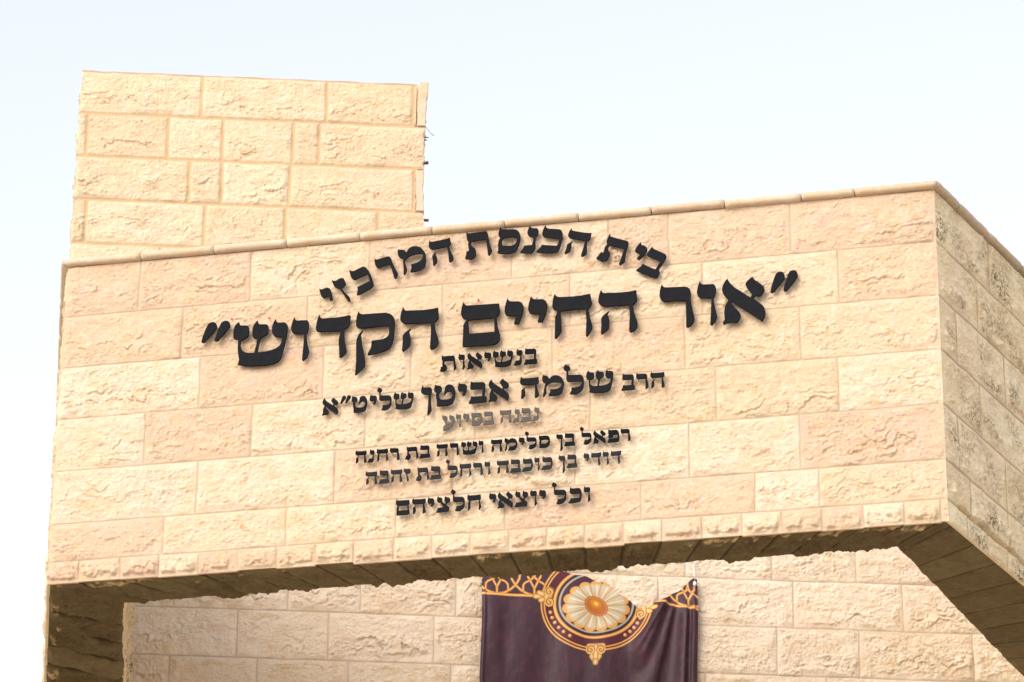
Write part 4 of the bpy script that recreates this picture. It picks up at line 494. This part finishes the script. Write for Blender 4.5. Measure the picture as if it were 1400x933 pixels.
LET = [[2, 1, 1, "quote", 3.1077, 0.9575, 0.1155, 0.0, 0.0, 0.2102], [2, 1, 2, "alef", 2.9029, 0.9562, 0.1796, 0.0, 0.0, 0.2102], [2, 1, 3, "vav", 2.7955, 0.955, 0.0832, 0.0, 0.0, 0.2102], [2, 1, 4, "resh", 2.6362, 0.954, 0.1465, 0.0, 0.0, 0.2102], [2, 2, 1, "he", 2.3739, 0.9521, 0.1654, 0.0, 0.0, 0.2102], [2, 2, 2, "het", 2.175, 0.9505, 0.1708, 0.0, 0.0, 0.2102], [2, 2, 3, "yod", 2.0706, 0.9494, 0.081, 0.0, 0.0, 0.2102], [2, 2, 4, "yod", 1.9683, 0.9486, 0.0806, 0.0, 0.0, 0.2102], [2, 2, 5, "final_mem", 1.7789, 0.9475, 0.1683, 0.0, 0.0, 0.2102], [2, 3, 1, "he", 1.5138, 0.9455, 0.1669, 0.0, 0.0, 0.2102], [2, 3, 2, "qof", 1.3191, 0.944, 0.1685, 0.0, 0.0, 0.2102], [2, 3, 3, "dalet", 1.1421, 0.9426, 0.1504, 0.0, 0.0, 0.2102], [2, 3, 4, "vav", 1.0324, 0.9416, 0.081, 0.0, 0.0, 0.2102], [2, 3, 5, "shin", 0.7765, 0.9402, 0.2393, 0.0, 0.0, 0.2102], [2, 3, 6, "quote", 0.635, 0.9388, 0.1237, 0.0, 0.0, 0.2102], [3, 1, 1, "bet", 2.0534, 0.8401, 0.0567, 0.0, 0.0, 0.0757], [3, 1, 2, "nun", 2.0099, 0.84, 0.0368, 0.0, 0.0, 0.0757], [3, 1, 3, "shin", 1.9193, 0.8399, 0.0863, 0.0, 0.0, 0.0757], [3, 1, 4, "yod", 1.882, 0.8397, 0.0295, 0.0, 0.0, 0.0757], [3, 1, 5, "alef", 1.8092, 0.8396, 0.0635, 0.0, 0.0, 0.0757], [3, 1, 6, "vav", 1.7701, 0.8395, 0.0282, 0.0, 0.0, 0.0757], [3, 1, 7, "tav", 1.6909, 0.8393, 0.0708, 0.0, 0.0, 0.0757], [4, 1, 1, "he", 2.5935, 0.6827, 0.0597, 0.0, 0.0, 0.0769], [4, 1, 2, "resh", 2.5331, 0.683, 0.052, 0.0, 0.0, 0.0769], [4, 1, 3, "bet", 2.4704, 0.6832, 0.0566, 0.0, 0.0, 0.0769], [4, 2, 1, "shin", 2.3213, 0.685, 0.1142, 0.0, 0.0, 0.1023], [4, 2, 2, "lamed", 2.2233, 0.6835, 0.086, 0.0, 0.0, 0.1023], [4, 2, 3, "mem", 2.1327, 0.6824, 0.0929, 0.0, 0.0, 0.1023], [4, 2, 4, "he", 2.038, 0.681, 0.0797, 0.0, 0.0, 0.1023], [4, 3, 1, "alef", 1.9028, 0.6793, 0.0865, 0.0, 0.0, 0.1023], [4, 3, 2, "bet", 1.8177, 0.6781, 0.0757, 0.0, 0.0, 0.1023], [4, 3, 3, "yod", 1.7698, 0.6772, 0.0379, 0.0, 0.0, 0.1023], [4, 3, 4, "tet", 1.6671, 0.6762, 0.0914, 0.0, 0.0, 0.1023], [4, 3, 5, "final_nun", 1.6108, 0.6752, 0.046, 0.0, 0.0, 0.1023], [4, 4, 1, "shin", 1.4921, 0.6774, 0.0858, 0.0, 0.0, 0.0786], [4, 4, 2, "lamed", 1.42, 0.677, 0.0621, 0.0, 0.0, 0.0786], [4, 4, 3, "yod", 1.3882, 0.6768, 0.0303, 0.0, 0.0, 0.0786], [4, 4, 4, "tet", 1.3093, 0.6765, 0.068, 0.0, 0.0, 0.0786], [4, 4, 5, "quote", 1.2605, 0.6762, 0.0441, 0.0, 0.0, 0.0786], [4, 4, 6, "alef", 1.1826, 0.6759, 0.0679, 0.0, 0.0, 0.0786], [5, 1, 1, "nun", 2.0916, 0.5764, 0.0285, 0.0, 0.0, 0.063], [5, 1, 2, "bet", 2.042, 0.5758, 0.0436, 0.0, 0.0, 0.063], [5, 1, 3, "nun", 2.0079, 0.5752, 0.0278, 0.0, 0.0, 0.063], [5, 1, 4, "he", 1.9525, 0.5746, 0.0487, 0.0, 0.0, 0.063], [5, 2, 1, "bet", 1.8819, 0.5735, 0.0437, 0.0, 0.0, 0.063], [5, 2, 2, "samekh", 1.8298, 0.5728, 0.0465, 0.0, 0.0, 0.063], [5, 2, 3, "yod", 1.7945, 0.5721, 0.0253, 0.0, 0.0, 0.063], [5, 2, 4, "vav", 1.7631, 0.5717, 0.0229, 0.0, 0.0, 0.063], [5, 2, 5, "ayin", 1.7051, 0.571, 0.0517, 0.0, 0.0, 0.063], [6, 1, 1, "resh", 2.4667, 0.45, 0.0412, 0.0, 0.0, 0.0593], [6, 1, 2, "pe", 2.4109, 0.4495, 0.0486, 0.0, 0.0, 0.0593], [6, 1, 3, "alef", 2.3511, 0.449, 0.0515, 0.0, 0.0, 0.0593], [6, 1, 4, "lamed", 2.2941, 0.4485, 0.0477, 0.0, 0.0, 0.0593], [6, 2, 1, "bet", 2.2273, 0.4479, 0.0449, 0.0, 0.0, 0.0593], [6, 2, 2, "final_nun", 2.1942, 0.4475, 0.0268, 0.0, 0.0, 0.0593], [6, 3, 1, "samekh", 2.1198, 0.447, 0.0467, 0.0, 0.0, 0.0593], [6, 3, 2, "lamed", 2.0602, 0.4464, 0.0491, 0.0, 0.0, 0.0593], [6, 3, 3, "yod", 2.0345, 0.4461, 0.0239, 0.0, 0.0, 0.0593], [6, 3, 4, "mem", 1.9737, 0.4457, 0.0539, 0.0, 0.0, 0.0593], [6, 3, 5, "he", 1.9158, 0.4452, 0.0474, 0.0, 0.0, 0.0593], [6, 4, 1, "vav", 1.8624, 0.4446, 0.0211, 0.0, 0.0, 0.0593], [6, 4, 2, "shin", 1.7884, 0.4441, 0.0677, 0.0, 0.0, 0.0593], [6, 4, 3, "resh", 1.7402, 0.4436, 0.0389, 0.0, 0.0, 0.0593], [6, 4, 4, "he", 1.6825, 0.4431, 0.0476, 0.0, 0.0, 0.0593], [6, 5, 1, "bet", 1.6092, 0.4425, 0.0451, 0.0, 0.0, 0.0593], [6, 5, 2, "tav", 1.5485, 0.442, 0.0559, 0.0, 0.0, 0.0593], [6, 6, 1, "resh", 1.4818, 0.4413, 0.0412, 0.0, 0.0, 0.0593], [6, 6, 2, "het", 1.4249, 0.4409, 0.0488, 0.0, 0.0, 0.0593], [6, 6, 3, "nun", 1.3863, 0.4405, 0.028, 0.0, 0.0, 0.0593], [6, 6, 4, "he", 1.3328, 0.4401, 0.0475, 0.0, 0.0, 0.0593], [7, 1, 1, "dalet", 2.4243, 0.3499, 0.0436, 0.0, 0.0, 0.061], [7, 1, 2, "vav", 2.3903, 0.3494, 0.0262, 0.0, 0.0, 0.061], [7, 1, 3, "dalet", 2.3413, 0.3489, 0.0427, 0.0, 0.0, 0.061], [7, 1, 4, "yod", 2.3103, 0.3485, 0.0228, 0.0, 0.0, 0.061], [7, 2, 1, "bet", 2.2383, 0.3478, 0.0438, 0.0, 0.0, 0.061], [7, 2, 2, "final_nun", 2.2043, 0.3473, 0.0268, 0.0, 0.0, 0.061], [7, 3, 1, "kaf", 2.1308, 0.3466, 0.0465, 0.0, 0.0, 0.061], [7, 3, 2, "vav", 2.101, 0.3461, 0.0228, 0.0, 0.0, 0.061], [7, 3, 3, "kaf", 2.0481, 0.3457, 0.0455, 0.0, 0.0, 0.061], [7, 3, 4, "bet", 1.998, 0.3451, 0.0451, 0.0, 0.0, 0.061], [7, 3, 5, "he", 1.9419, 0.3445, 0.0503, 0.0, 0.0, 0.061], [7, 4, 1, "vav", 1.8889, 0.3438, 0.0246, 0.0, 0.0, 0.061], [7, 4, 2, "resh", 1.8407, 0.3433, 0.0417, 0.0, 0.0, 0.061], [7, 4, 3, "het", 1.7828, 0.3427, 0.0493, 0.0, 0.0, 0.061], [7, 4, 4, "lamed", 1.7237, 0.3421, 0.0498, 0.0, 0.0, 0.061], [7, 5, 1, "bet", 1.657, 0.3413, 0.0461, 0.0, 0.0, 0.061], [7, 5, 2, "tav", 1.5969, 0.3407, 0.056, 0.0, 0.0, 0.061], [7, 6, 1, "zayin", 1.5447, 0.34, 0.0267, 0.0, 0.0, 0.061], [7, 6, 2, "he", 1.4878, 0.3394, 0.0486, 0.0, 0.0, 0.061], [7, 6, 3, "bet", 1.4369, 0.3389, 0.0438, 0.0, 0.0, 0.061], [7, 6, 4, "he", 1.3793, 0.3382, 0.0493, 0.0, 0.0, 0.061], [8, 1, 1, "vav", 2.3104, 0.1859, 0.0276, 0.0, 0.0, 0.0721], [8, 1, 2, "kaf", 2.246, 0.186, 0.0547, 0.0, 0.0, 0.0721], [8, 1, 3, "lamed", 2.1757, 0.1862, 0.0606, 0.0, 0.0, 0.0721], [8, 2, 1, "yod", 2.1223, 0.1864, 0.0282, 0.0, 0.0, 0.0721], [8, 2, 2, "vav", 2.0844, 0.1865, 0.0282, 0.0, 0.0, 0.0721], [8, 2, 3, "tsadi", 2.0188, 0.1866, 0.0565, 0.0, 0.0, 0.0721], [8, 2, 4, "alef", 1.9472, 0.1868, 0.0634, 0.0, 0.0, 0.0721], [8, 2, 5, "yod", 1.9106, 0.187, 0.0293, 0.0, 0.0, 0.0721], [8, 3, 1, "het", 1.8177, 0.1872, 0.0584, 0.0, 0.0, 0.0721], [8, 3, 2, "lamed", 1.7476, 0.1874, 0.0584, 0.0, 0.0, 0.0721], [8, 3, 3, "tsadi", 1.6859, 0.1876, 0.0581, 0.0, 0.0, 0.0721], [8, 3, 4, "yod", 1.6484, 0.1877, 0.0277, 0.0, 0.0, 0.0721], [8, 3, 5, "he", 1.5823, 0.1878, 0.0577, 0.0, 0.0, 0.0721], [8, 3, 6, "final_mem", 1.5133, 0.188, 0.0578, 0.0, 0.0, 0.0721], [1, 1, 1, "bet", 2.5351, 1.2414, 0.0875, -0.0468, 0.0605, 0.1131], [1, 1, 2, "yod", 2.4931, 1.262, 0.0439, -0.0217, 0.0572, 0.1158], [1, 1, 3, "tav", 2.3639, 1.3141, 0.1141, -0.045, 0.0467, 0.1184], [1, 2, 1, "he", 2.2201, 1.3504, 0.0969, -0.024, 0.0298, 0.1203], [1, 2, 2, "kaf", 2.1031, 1.3682, 0.0999, -0.0177, 0.0227, 0.1283], [1, 2, 3, "nun", 2.0328, 1.3723, 0.0676, -0.0078, 0.0151, 0.1313], [1, 2, 4, "samekh", 1.9292, 1.3764, 0.0978, -0.0081, 0.0105, 0.1278], [1, 2, 5, "tav", 1.7932, 1.3653, 0.1177, 0.0083, -0.0093, 0.1321], [1, 3, 1, "he", 1.6477, 1.3432, 0.0955, 0.0148, -0.0196, 0.1262], [1, 3, 2, "mem", 1.5216, 1.3105, 0.1118, 0.0274, -0.0314, 0.1281], [1, 3, 3, "resh", 1.4235, 1.2808, 0.0785, 0.0226, -0.0353, 0.1224], [1, 3, 4, "kaf", 1.3207, 1.2321, 0.0817, 0.0346, -0.0513, 0.121], [1, 3, 5, "zayin", 1.2585, 1.1946, 0.0464, 0.0209, -0.0545, 0.1212], [1, 3, 6, "yod", 1.2028, 1.158, 0.0421, 0.02, -0.0569, 0.12]]
def glyph_mesh(name, contours, ax, ay, th, bev):
    cu = bpy.data.curves.new('glyph', 'CURVE'); cu.dimensions = '2D'; cu.fill_mode = 'BOTH'
    cu.extrude = th / 2 - bev; cu.bevel_depth = bev; cu.bevel_resolution = 1
    for c in contours:
        sp = cu.splines.new('POLY'); sp.points.add(len(c) - 1); sp.use_cyclic_u = True
        for p_, (x, y) in zip(sp.points, c): p_.co = (x * ax[0] + y * ay[0], x * ax[1] + y * ay[1], 0, 1)
    o = bpy.data.objects.new('glyph', cu); col.objects.link(o)
    dg = bpy.context.evaluated_depsgraph_get(); me = bpy.data.meshes.new_from_object(o.evaluated_get(dg))
    bpy.data.objects.remove(o); bpy.data.curves.remove(cu); me.name = name
    me.transform(Matrix.Rotation(math.pi / 2, 4, 'X'))        # into the X-Z plane, front towards -Y
    return me
ORD = ['first', 'second', 'third', 'fourth', 'fifth', 'sixth', 'seventh', 'eighth']
LINE = {1: 'arched top line', 2: 'big title line', 3: 'line under the title', 4: 'fourth line', 5: 'grey fifth line', 6: 'sixth line', 7: 'seventh line', 8: 'bottom line'}
LMAT = {1: M_black, 2: M_black, 3: M_ink, 4: M_black, 5: M_grey, 6: M_ink, 7: M_char, 8: M_black}
NWORD = {1: 3, 2: 3, 3: 1, 4: 4, 5: 2, 6: 6, 7: 6, 8: 3}
YF = -.033
for li, wi, ii, gl, x0, z0, axx, axz, ayx, ayz in LET:
    size = math.hypot(ayx, ayz); th = .010 if size > .15 else (.008 if size > .09 else .006)
    if (li, wi, ii) in ((6, 1, 2),): pass
    me = glyph_mesh('hebrew_letter', GL[gl], (axx, axz), (ayx, ayz), th, .0009 if size > .15 else .0006)
    nice = gl.replace('_', ' ')
    o = bpy.data.objects.new('hebrew_letter' if gl != 'quote' else 'quotation_mark', me); col.objects.link(o); me.materials.append(LMAT[li])
    o.location = (x0, YF + th / 2, z0 + Z0)
    colr = 'grey' if li == 5 else 'black'
    what = f'{colr} Hebrew letter {nice}' if gl != 'quote' else f'{colr} double quotation mark'
    if NWORD[li] == 1: o['label'] = f'{what}, {ORD[ii - 1]} from right in the {LINE[li]}'
    else: o['label'] = f'{what}, {ORD[ii - 1]} in {ORD[wi - 1]} word from right, {LINE[li]}'
    o['category'] = 'letter' if gl != 'quote' else 'quotation mark'; o['group'] = 'raised letters of the inscription on the canopy'
    # two steel stand-off pins behind each letter
    C0 = GL[gl][0]; xs = [q[0] for q in C0]; ys = [q[1] for q in C0]
    vv = sorted(C0, key=lambda q: q[0]); pa = (vv[1][0] * .8 + .5 * .2, vv[1][1] * .8 + .2 * (sum(ys) / len(ys))); pb2 = (vv[-2][0] * .85 + .5 * .15, vv[-2][1] * .8 + .2 * (sum(ys) / len(ys)))
    for (px_, py_) in (pa, pb2):
        lx, lz = px_ * axx + py_ * ayx, px_ * axz + py_ * ayz
        bm = bmesh.new(); r = .0035 if size > .15 else .0025
        bmesh.ops.create_cone(bm, cap_ends=True, segments=8, radius1=r, radius2=r, depth=.046, matrix=Matrix.Translation((lx, th / 2 + .023 - .001, lz)) @ Matrix.Rotation(math.pi / 2, 4, 'X'))
        pm = bpy.data.meshes.new('mounting_pin'); bm.to_mesh(pm); bm.free(); pm.materials.append(M_pin)
        po = bpy.data.objects.new('mounting_pin', pm); col.objects.link(po); po.parent = o

# ------------------------------------------------------------------ banner on the building wall
BX0, BX1, BTOP, BBOT = 1.3465, 2.4030, 1.085, -.35
s_px = (BX1 - BX0) / 296.5                                   # metres per unit of the printed pattern
nu, nv = 440, 600
uu = np.linspace(0, 1, nu); q = np.linspace(0, 1, nv)
QU, QV = np.meshgrid(uu, q); QU = QU.ravel(); QV = QV.ravel()
# pattern coordinates: x 0..296.5 from the left hem, y down from the line of the top hem
X = QU * 296.5
kx = np.array([0, 60, 97, 112, 130, 150, 172, 187, 200, 214, 226, 240, 255, 270, 283, 291, 296.5]); ky = np.array([0, -2, -1, 0, 3, 9, 17, 28, 38, 47.5, 47, 42, 35, 27, 15, 10, 11.])
top = np.interp(X, kx, ky); top = top + 1.2 * np.sin(X * .21) * sst(97, 130, X)
Y = top + QV ** 1.35 * (300 - top)
def seg(x, y, x0, y0, x1, y1):
    dx, dy = x1 - x0, y1 - y0; t = np.clip(((x - x0) * dx + (y - y0) * dy) / (dx * dx + dy * dy), 0, 1)
    return np.hypot(x - x0 - t * dx, y - y0 - t * dy)
def ell(x, y, cx, cy, a, b):
    r = np.hypot((x - cx) / a, (y - cy) / b); return (r - 1) * (a + b) / 2 * np.where(r > 0, 1, 1)
colr = np.zeros((len(X), 3)); purple = np.array([.046, .020, .028])
mott = fbm(X * .12, Y * .12 + X * .05, 301, 4); mot2 = fbm(X * .5, Y * .25, 302, 3)
colr[:] = purple; colr += np.array([.030, .006, .010]) * np.clip((mott - .45) * 3, 0, 1)[:, None] * (.4 + mot2)[:, None]
def paint(mask, c): 
    global colr
    mm = np.clip(mask, 0, 1)[:, None]; colr = colr * (1 - mm) + np.array(c) * mm
GOLD, GOLD2, DGOLD = (.60, .28, .055), (.68, .42, .14), (.30, .11, .016)
def band(d, w, c=GOLD, hi=GOLD2): paint(sst(w, w - .9, d), DGOLD); paint(sst(w - .6, w - 1.3, d), c); paint(sst(w * .45, w * .45 - .8, d) * .8, hi)
# lattice border strip
def poly(pts, xo, Yl, ok, w):
    for sx in (-1, 1):
        d = np.full(X.shape, 99.)
        near = ok & (np.abs(X - xo) < 40)
        for p0, p1 in zip(pts, pts[1:]): d[near] = np.minimum(d[near], seg(X[near], Yl[near], xo + sx * p0[0], p0[1], xo + sx * p1[0], p1[1]))
        band(d, w)
for xo, rgt in ((-31, 0), (20.6, 0), (72, 0), (232, 1), (283, 1)):
    Yl = Y - (14 + (X - 254) * .2 if rgt else (X - 20) * .045)
    ok = (X > 228) & (Yl < 33) if rgt else (X < 104) & (Yl < 33)
    poly([(0, 30), (10, 28), (18, 23.5), (26, 16.5), (31, 8), (33, -3)], xo, Yl, ok, 2.3)
    poly([(9.2, -4), (8.8, 4), (5.6, 9.5), (1.2, 5.5), (0, -1), (0, -5)], xo, Yl, ok, 2.2)
    poly([(5.6, 9.5), (12.5, 13), (15, 16), (15.6, 24.5)], xo, Yl, ok, 2.1)
    poly([(5.6, 9.5), (3.4, 14), (0, 20.5), (0, 30)], xo, Yl, ok, 2.1)
dl = np.where(X < 96, np.abs(Y - 30.5 - (X - 20) * .045), np.where(X > 228, np.abs(Y - 44.5 - (X - 254) * .2), 99)); band(dl, 2.5)
# medallion
cx, cy = 157.0, 43.0
inside = ell(X, Y, cx, cy, 74, 64); paint(sst(1, -1, inside), (.075, .012, .022))
red = sst(1, -1, ell(X, Y, cx, cy, 55, 45)); paint(red, (.055, .013, .025))
band(np.abs(ell(X, Y, cx, cy, 75.5, 65.5)), 1.9); band(np.abs(ell(X, Y, cx, cy, 71.5, 61.5)), 1.7)
band(np.abs(ell(X, Y, cx, cy, 57.5, 47.5)), 2.7)
paint(sst(1.3, .4, np.abs(ell(X, Y, cx, cy, 53, 43))), (.012, .012, .012)); paint(sst(1.7, .8, np.abs(ell(X, Y, cx, cy, 50.5, 40.5))), (.36, .33, .27))
for a in np.radians([200, 168, 160, 152, 143, 134, 124, 52, 44, 36.5, 29, 21]):
    px_, py_ = cx + 64.5 * math.cos(a), cy + 54.5 * math.sin(a); d = np.hypot(X - px_, Y - py_)
    paint(sst(3.0, 2.2, d), DGOLD); paint(sst(2.6, 1.8, d), (.58, .28, .09)); paint(sst(1.3, .5, np.hypot(X - px_ + .6, Y - py_ + .6)), (.75, .55, .30))
# flower: sixteen petals about an amber stone
fx, fy = 156.5, 47.5; NP = 15; KY = 1.24
for k in range(NP):
    a0 = 2 * math.pi * k / NP + .12; L = 45.5 + 1.5 * math.cos(2 * a0)
    xx = math.cos(a0) * (X - fx) + math.sin(a0) * (Y - fy) * KY; yy = -math.sin(a0) * (X - fx) + math.cos(a0) * (Y - fy) * KY
    wd = np.where(xx < L - 8, 2.0 + np.clip(xx, 0, 99) * .19, np.sqrt(np.clip(1 - ((xx - (L - 8)) / 8.) ** 2, 0, 1)) * (2.0 + (L - 8) * .19))
    e = wd - np.abs(yy); on = (xx > 6) & (xx < L)
    paint(np.where(on, sst(-.3, .5, e), 0), (.30, .13, .03)); paint(np.where(on, sst(.3, 1.2, e), 0), (.58, .30, .07))
    tipm = np.where(on & (xx < L - 4), sst(1.0, 2.8, e) * sst(L - 4, L - 10, xx), 0)
    paint(tipm, (.50, .44, .30)); paint(tipm * sst(2.0, 3.4, np.abs(yy + 2.4)) * .0 + tipm * sst(34, 12, xx) * .7, (.36, .22, .08)); paint(tipm * sst(1.6, .2, np.abs(yy - 1.2)) * .6, (.72, .70, .60))
ex = (X - fx) * .83 + (Y - fy) * .56; ey = -(X - fx) * .56 + (Y - fy) * .83; rr = np.hypot(ex / 17.5, ey / 12.5)
paint(sst(1.03, .97, rr), (.28, .08, .01)); paint(sst(.98, .92, rr) * (.5 + .5 * np.cos(np.arctan2(ey, ex) * 34)), (.52, .24, .06))
paint(sst(.84, .78, rr), (.36, .10, .005)); paint(sst(.70, .3, np.hypot((ex + 3) / 15, (ey + 2.5) / 11)), (.50, .18, .006)); paint(sst(.35, .1, np.hypot((ex + 2) / 14, (ey + 3) / 10)), (.70, .42, .06))
# scroll ornaments
def spiral(px_, py_, R, sgn):
    d0 = np.hypot(X - px_, Y - py_); th_ = np.arctan2(Y - py_, (X - px_) * sgn)
    ph_ = (d0 / R * 1.6 - th_ / (2 * math.pi)); w_ = np.abs(ph_ - np.round(ph_)); return np.where(d0 < R, np.where(w_ < .30, 1., 0.), 0), sst(R + .4, R - .4, d0)
for (ox, oy, rot) in ((157, 112, 0), (86.5, 33.5, 1), (224, 50, -1)):
    parts = []
    if rot == 0: scr = [(ox - 7, oy - 5, 1), (ox + 7, oy - 5, -1)]; dia = [((ox - 9.5, oy - 10), (ox + 9.5, oy - 10)), ((ox - 6, oy - 1), (ox, oy + 9)), ((ox + 6, oy - 1), (ox, oy + 9)), ((ox - 5, oy + 4), (ox, oy + 11)), ((ox + 5, oy + 4), (ox, oy + 11)), ((ox, oy - 9), (ox, oy + 11)), ((ox, oy + 11), (ox, oy + 13))]
    else: scr = [(ox + 6 * rot, oy - 7, rot), (ox + 6 * rot, oy + 7, rot)]; dia = [((ox - 13 * rot, oy), (ox + 7 * rot, oy - 2)), ((ox - 6 * rot, oy + 5), (ox + 2, oy + 2)), ((ox - 8 * rot, oy - 5), (ox + 2, oy - 2)), ((ox + 2 * rot, oy - 4), (ox + 2 * rot, oy + 5))]
    for p0, p1 in dia: 
        d = seg(X, Y, *p0, *p1); tw = 3.6
        paint(sst(tw + .6, tw - .2, d), DGOLD); paint(sst(tw - .3, tw - 1.1, d), (.58, .34, .10)); paint(sst(1.6, .6, d), (.70, .50, .22))
    for sx_, sy_, sg in scr:
        w_, dm = spiral(sx_, sy_, 6.4, sg); paint(dm, DGOLD); paint(dm * w_, (.62, .38, .12))
# hang and folds: the cloth sags from its corners
Xm = BX0 + QU * (BX1 - BX0); Zm = 1.066 + .040 * QU - Y * .003815
dn = sst(0, 60, Y)
o = .034 + .007 * np.sin(X * .048 + .6) * dn + .006 * np.sin(X * .11 + Y * .012) * dn + .003 * (fbm(X * .06, Y * .02, 401, 3) - .5) * 2 * dn
def fold(x0, y0, x1, y1, w, hgt, taper=1.):
    dx, dy = x1 - x0, y1 - y0; L2 = dx * dx + dy * dy; t = ((X - x0) * dx + (Y - y0) * dy) / L2; dd = ((X - x0) * dy - (Y - y0) * dx) / math.sqrt(L2)
    env = sst(-.06, .12, t) * sst(1.12, .75, t); ww = w * (.45 + .55 * np.clip(t, 0, 1) * taper)
    return hgt * env * np.where(dd > 0, np.exp(-(dd / ww) ** 2), np.exp(-(dd / (ww * 2.3)) ** 2))
o = o + fold(255, 34, 216, 128, 9, .034) + fold(262, 45, 233, 170, 7, .022) + fold(250, 44, 210, 110, 5, .014) + fold(280, 42, 272, 300, 8, .030, .4) + fold(291, 30, 290, 300, 4, .020, .2) + fold(20, 42, 30, 300, 12, .009, .6) + fold(4, 20, 4, 300, 4, .010, .2) + fold(135, 118, 120, 300, 16, .007, .8)
sagx = .004 * np.sin(Y * .03) 
P = np.stack([bo[0] + bd[0] * (Xm + sagx) + bn[0] * o, bo[1] + bd[1] * (Xm + sagx) + bn[1] * o, Zm + Z0], -1)
i = np.arange(nu * nv).reshape(nv, nu); F = np.stack([i[:-1, :-1], i[1:, :-1], i[1:, 1:], i[:-1, 1:]], -1).reshape(-1, 4)
bm_me = make_mesh('cloth', P, F, {'print': np.concatenate([colr, np.ones((len(colr), 1))], 1)})
mb, n_, l_, b_ = mat_new('printed_vinyl'); at = n_.new('ShaderNodeAttribute'); at.attribute_name = 'print'; l_.new(at.outputs['Color'], b_.inputs['Base Color'])
b_.inputs['Roughness'].default_value = .5; b_.inputs['Specular IOR Level'].default_value = .28
nt = n_.new('ShaderNodeTexNoise'); nt.inputs['Scale'].default_value = 55; nt.inputs['Detail'].default_value = 3; tcc = n_.new('ShaderNodeTexCoord'); l_.new(tcc.outputs['Object'], nt.inputs['Vector'])
bpn = n_.new('ShaderNodeBump'); bpn.inputs['Strength'].default_value = .18; bpn.inputs['Distance'].default_value = .006; l_.new(nt.outputs['Fac'], bpn.inputs['Height']); l_.new(bpn.outputs[0], b_.inputs['Normal'])
ban = thing('hanging_banner', (bo[0] + bd[0] * 1.87, bo[1] + bd[1] * 1.87 - .05, Z0 + BBOT), 'dark purple banner with gold flower medallion, sagging between its corners on the back wall', 'banner')
cl = link('cloth', bm_me, mb, ban)
sm = cl.modifiers.new('thickness', 'SOLIDIFY'); sm.thickness = .0015
tube('corner_cord', [bw(2.392, 1.04, .05), bw(2.388, 1.09, .045), bw(2.385, 1.30, .03)], .0022, M_pin, ban, 6)
bm = bmesh.new(); bmesh.ops.create_uvsphere(bm, u_segments=12, v_segments=8, radius=.012, matrix=Matrix.Translation(bw(2.391, 1.035, .055)) @ Matrix.Diagonal((.8, .5, 1.2, 1)))
me = bpy.data.meshes.new('eyelet'); bm.to_mesh(me); bm.free(); link('eyelet', me, M_pin, ban)
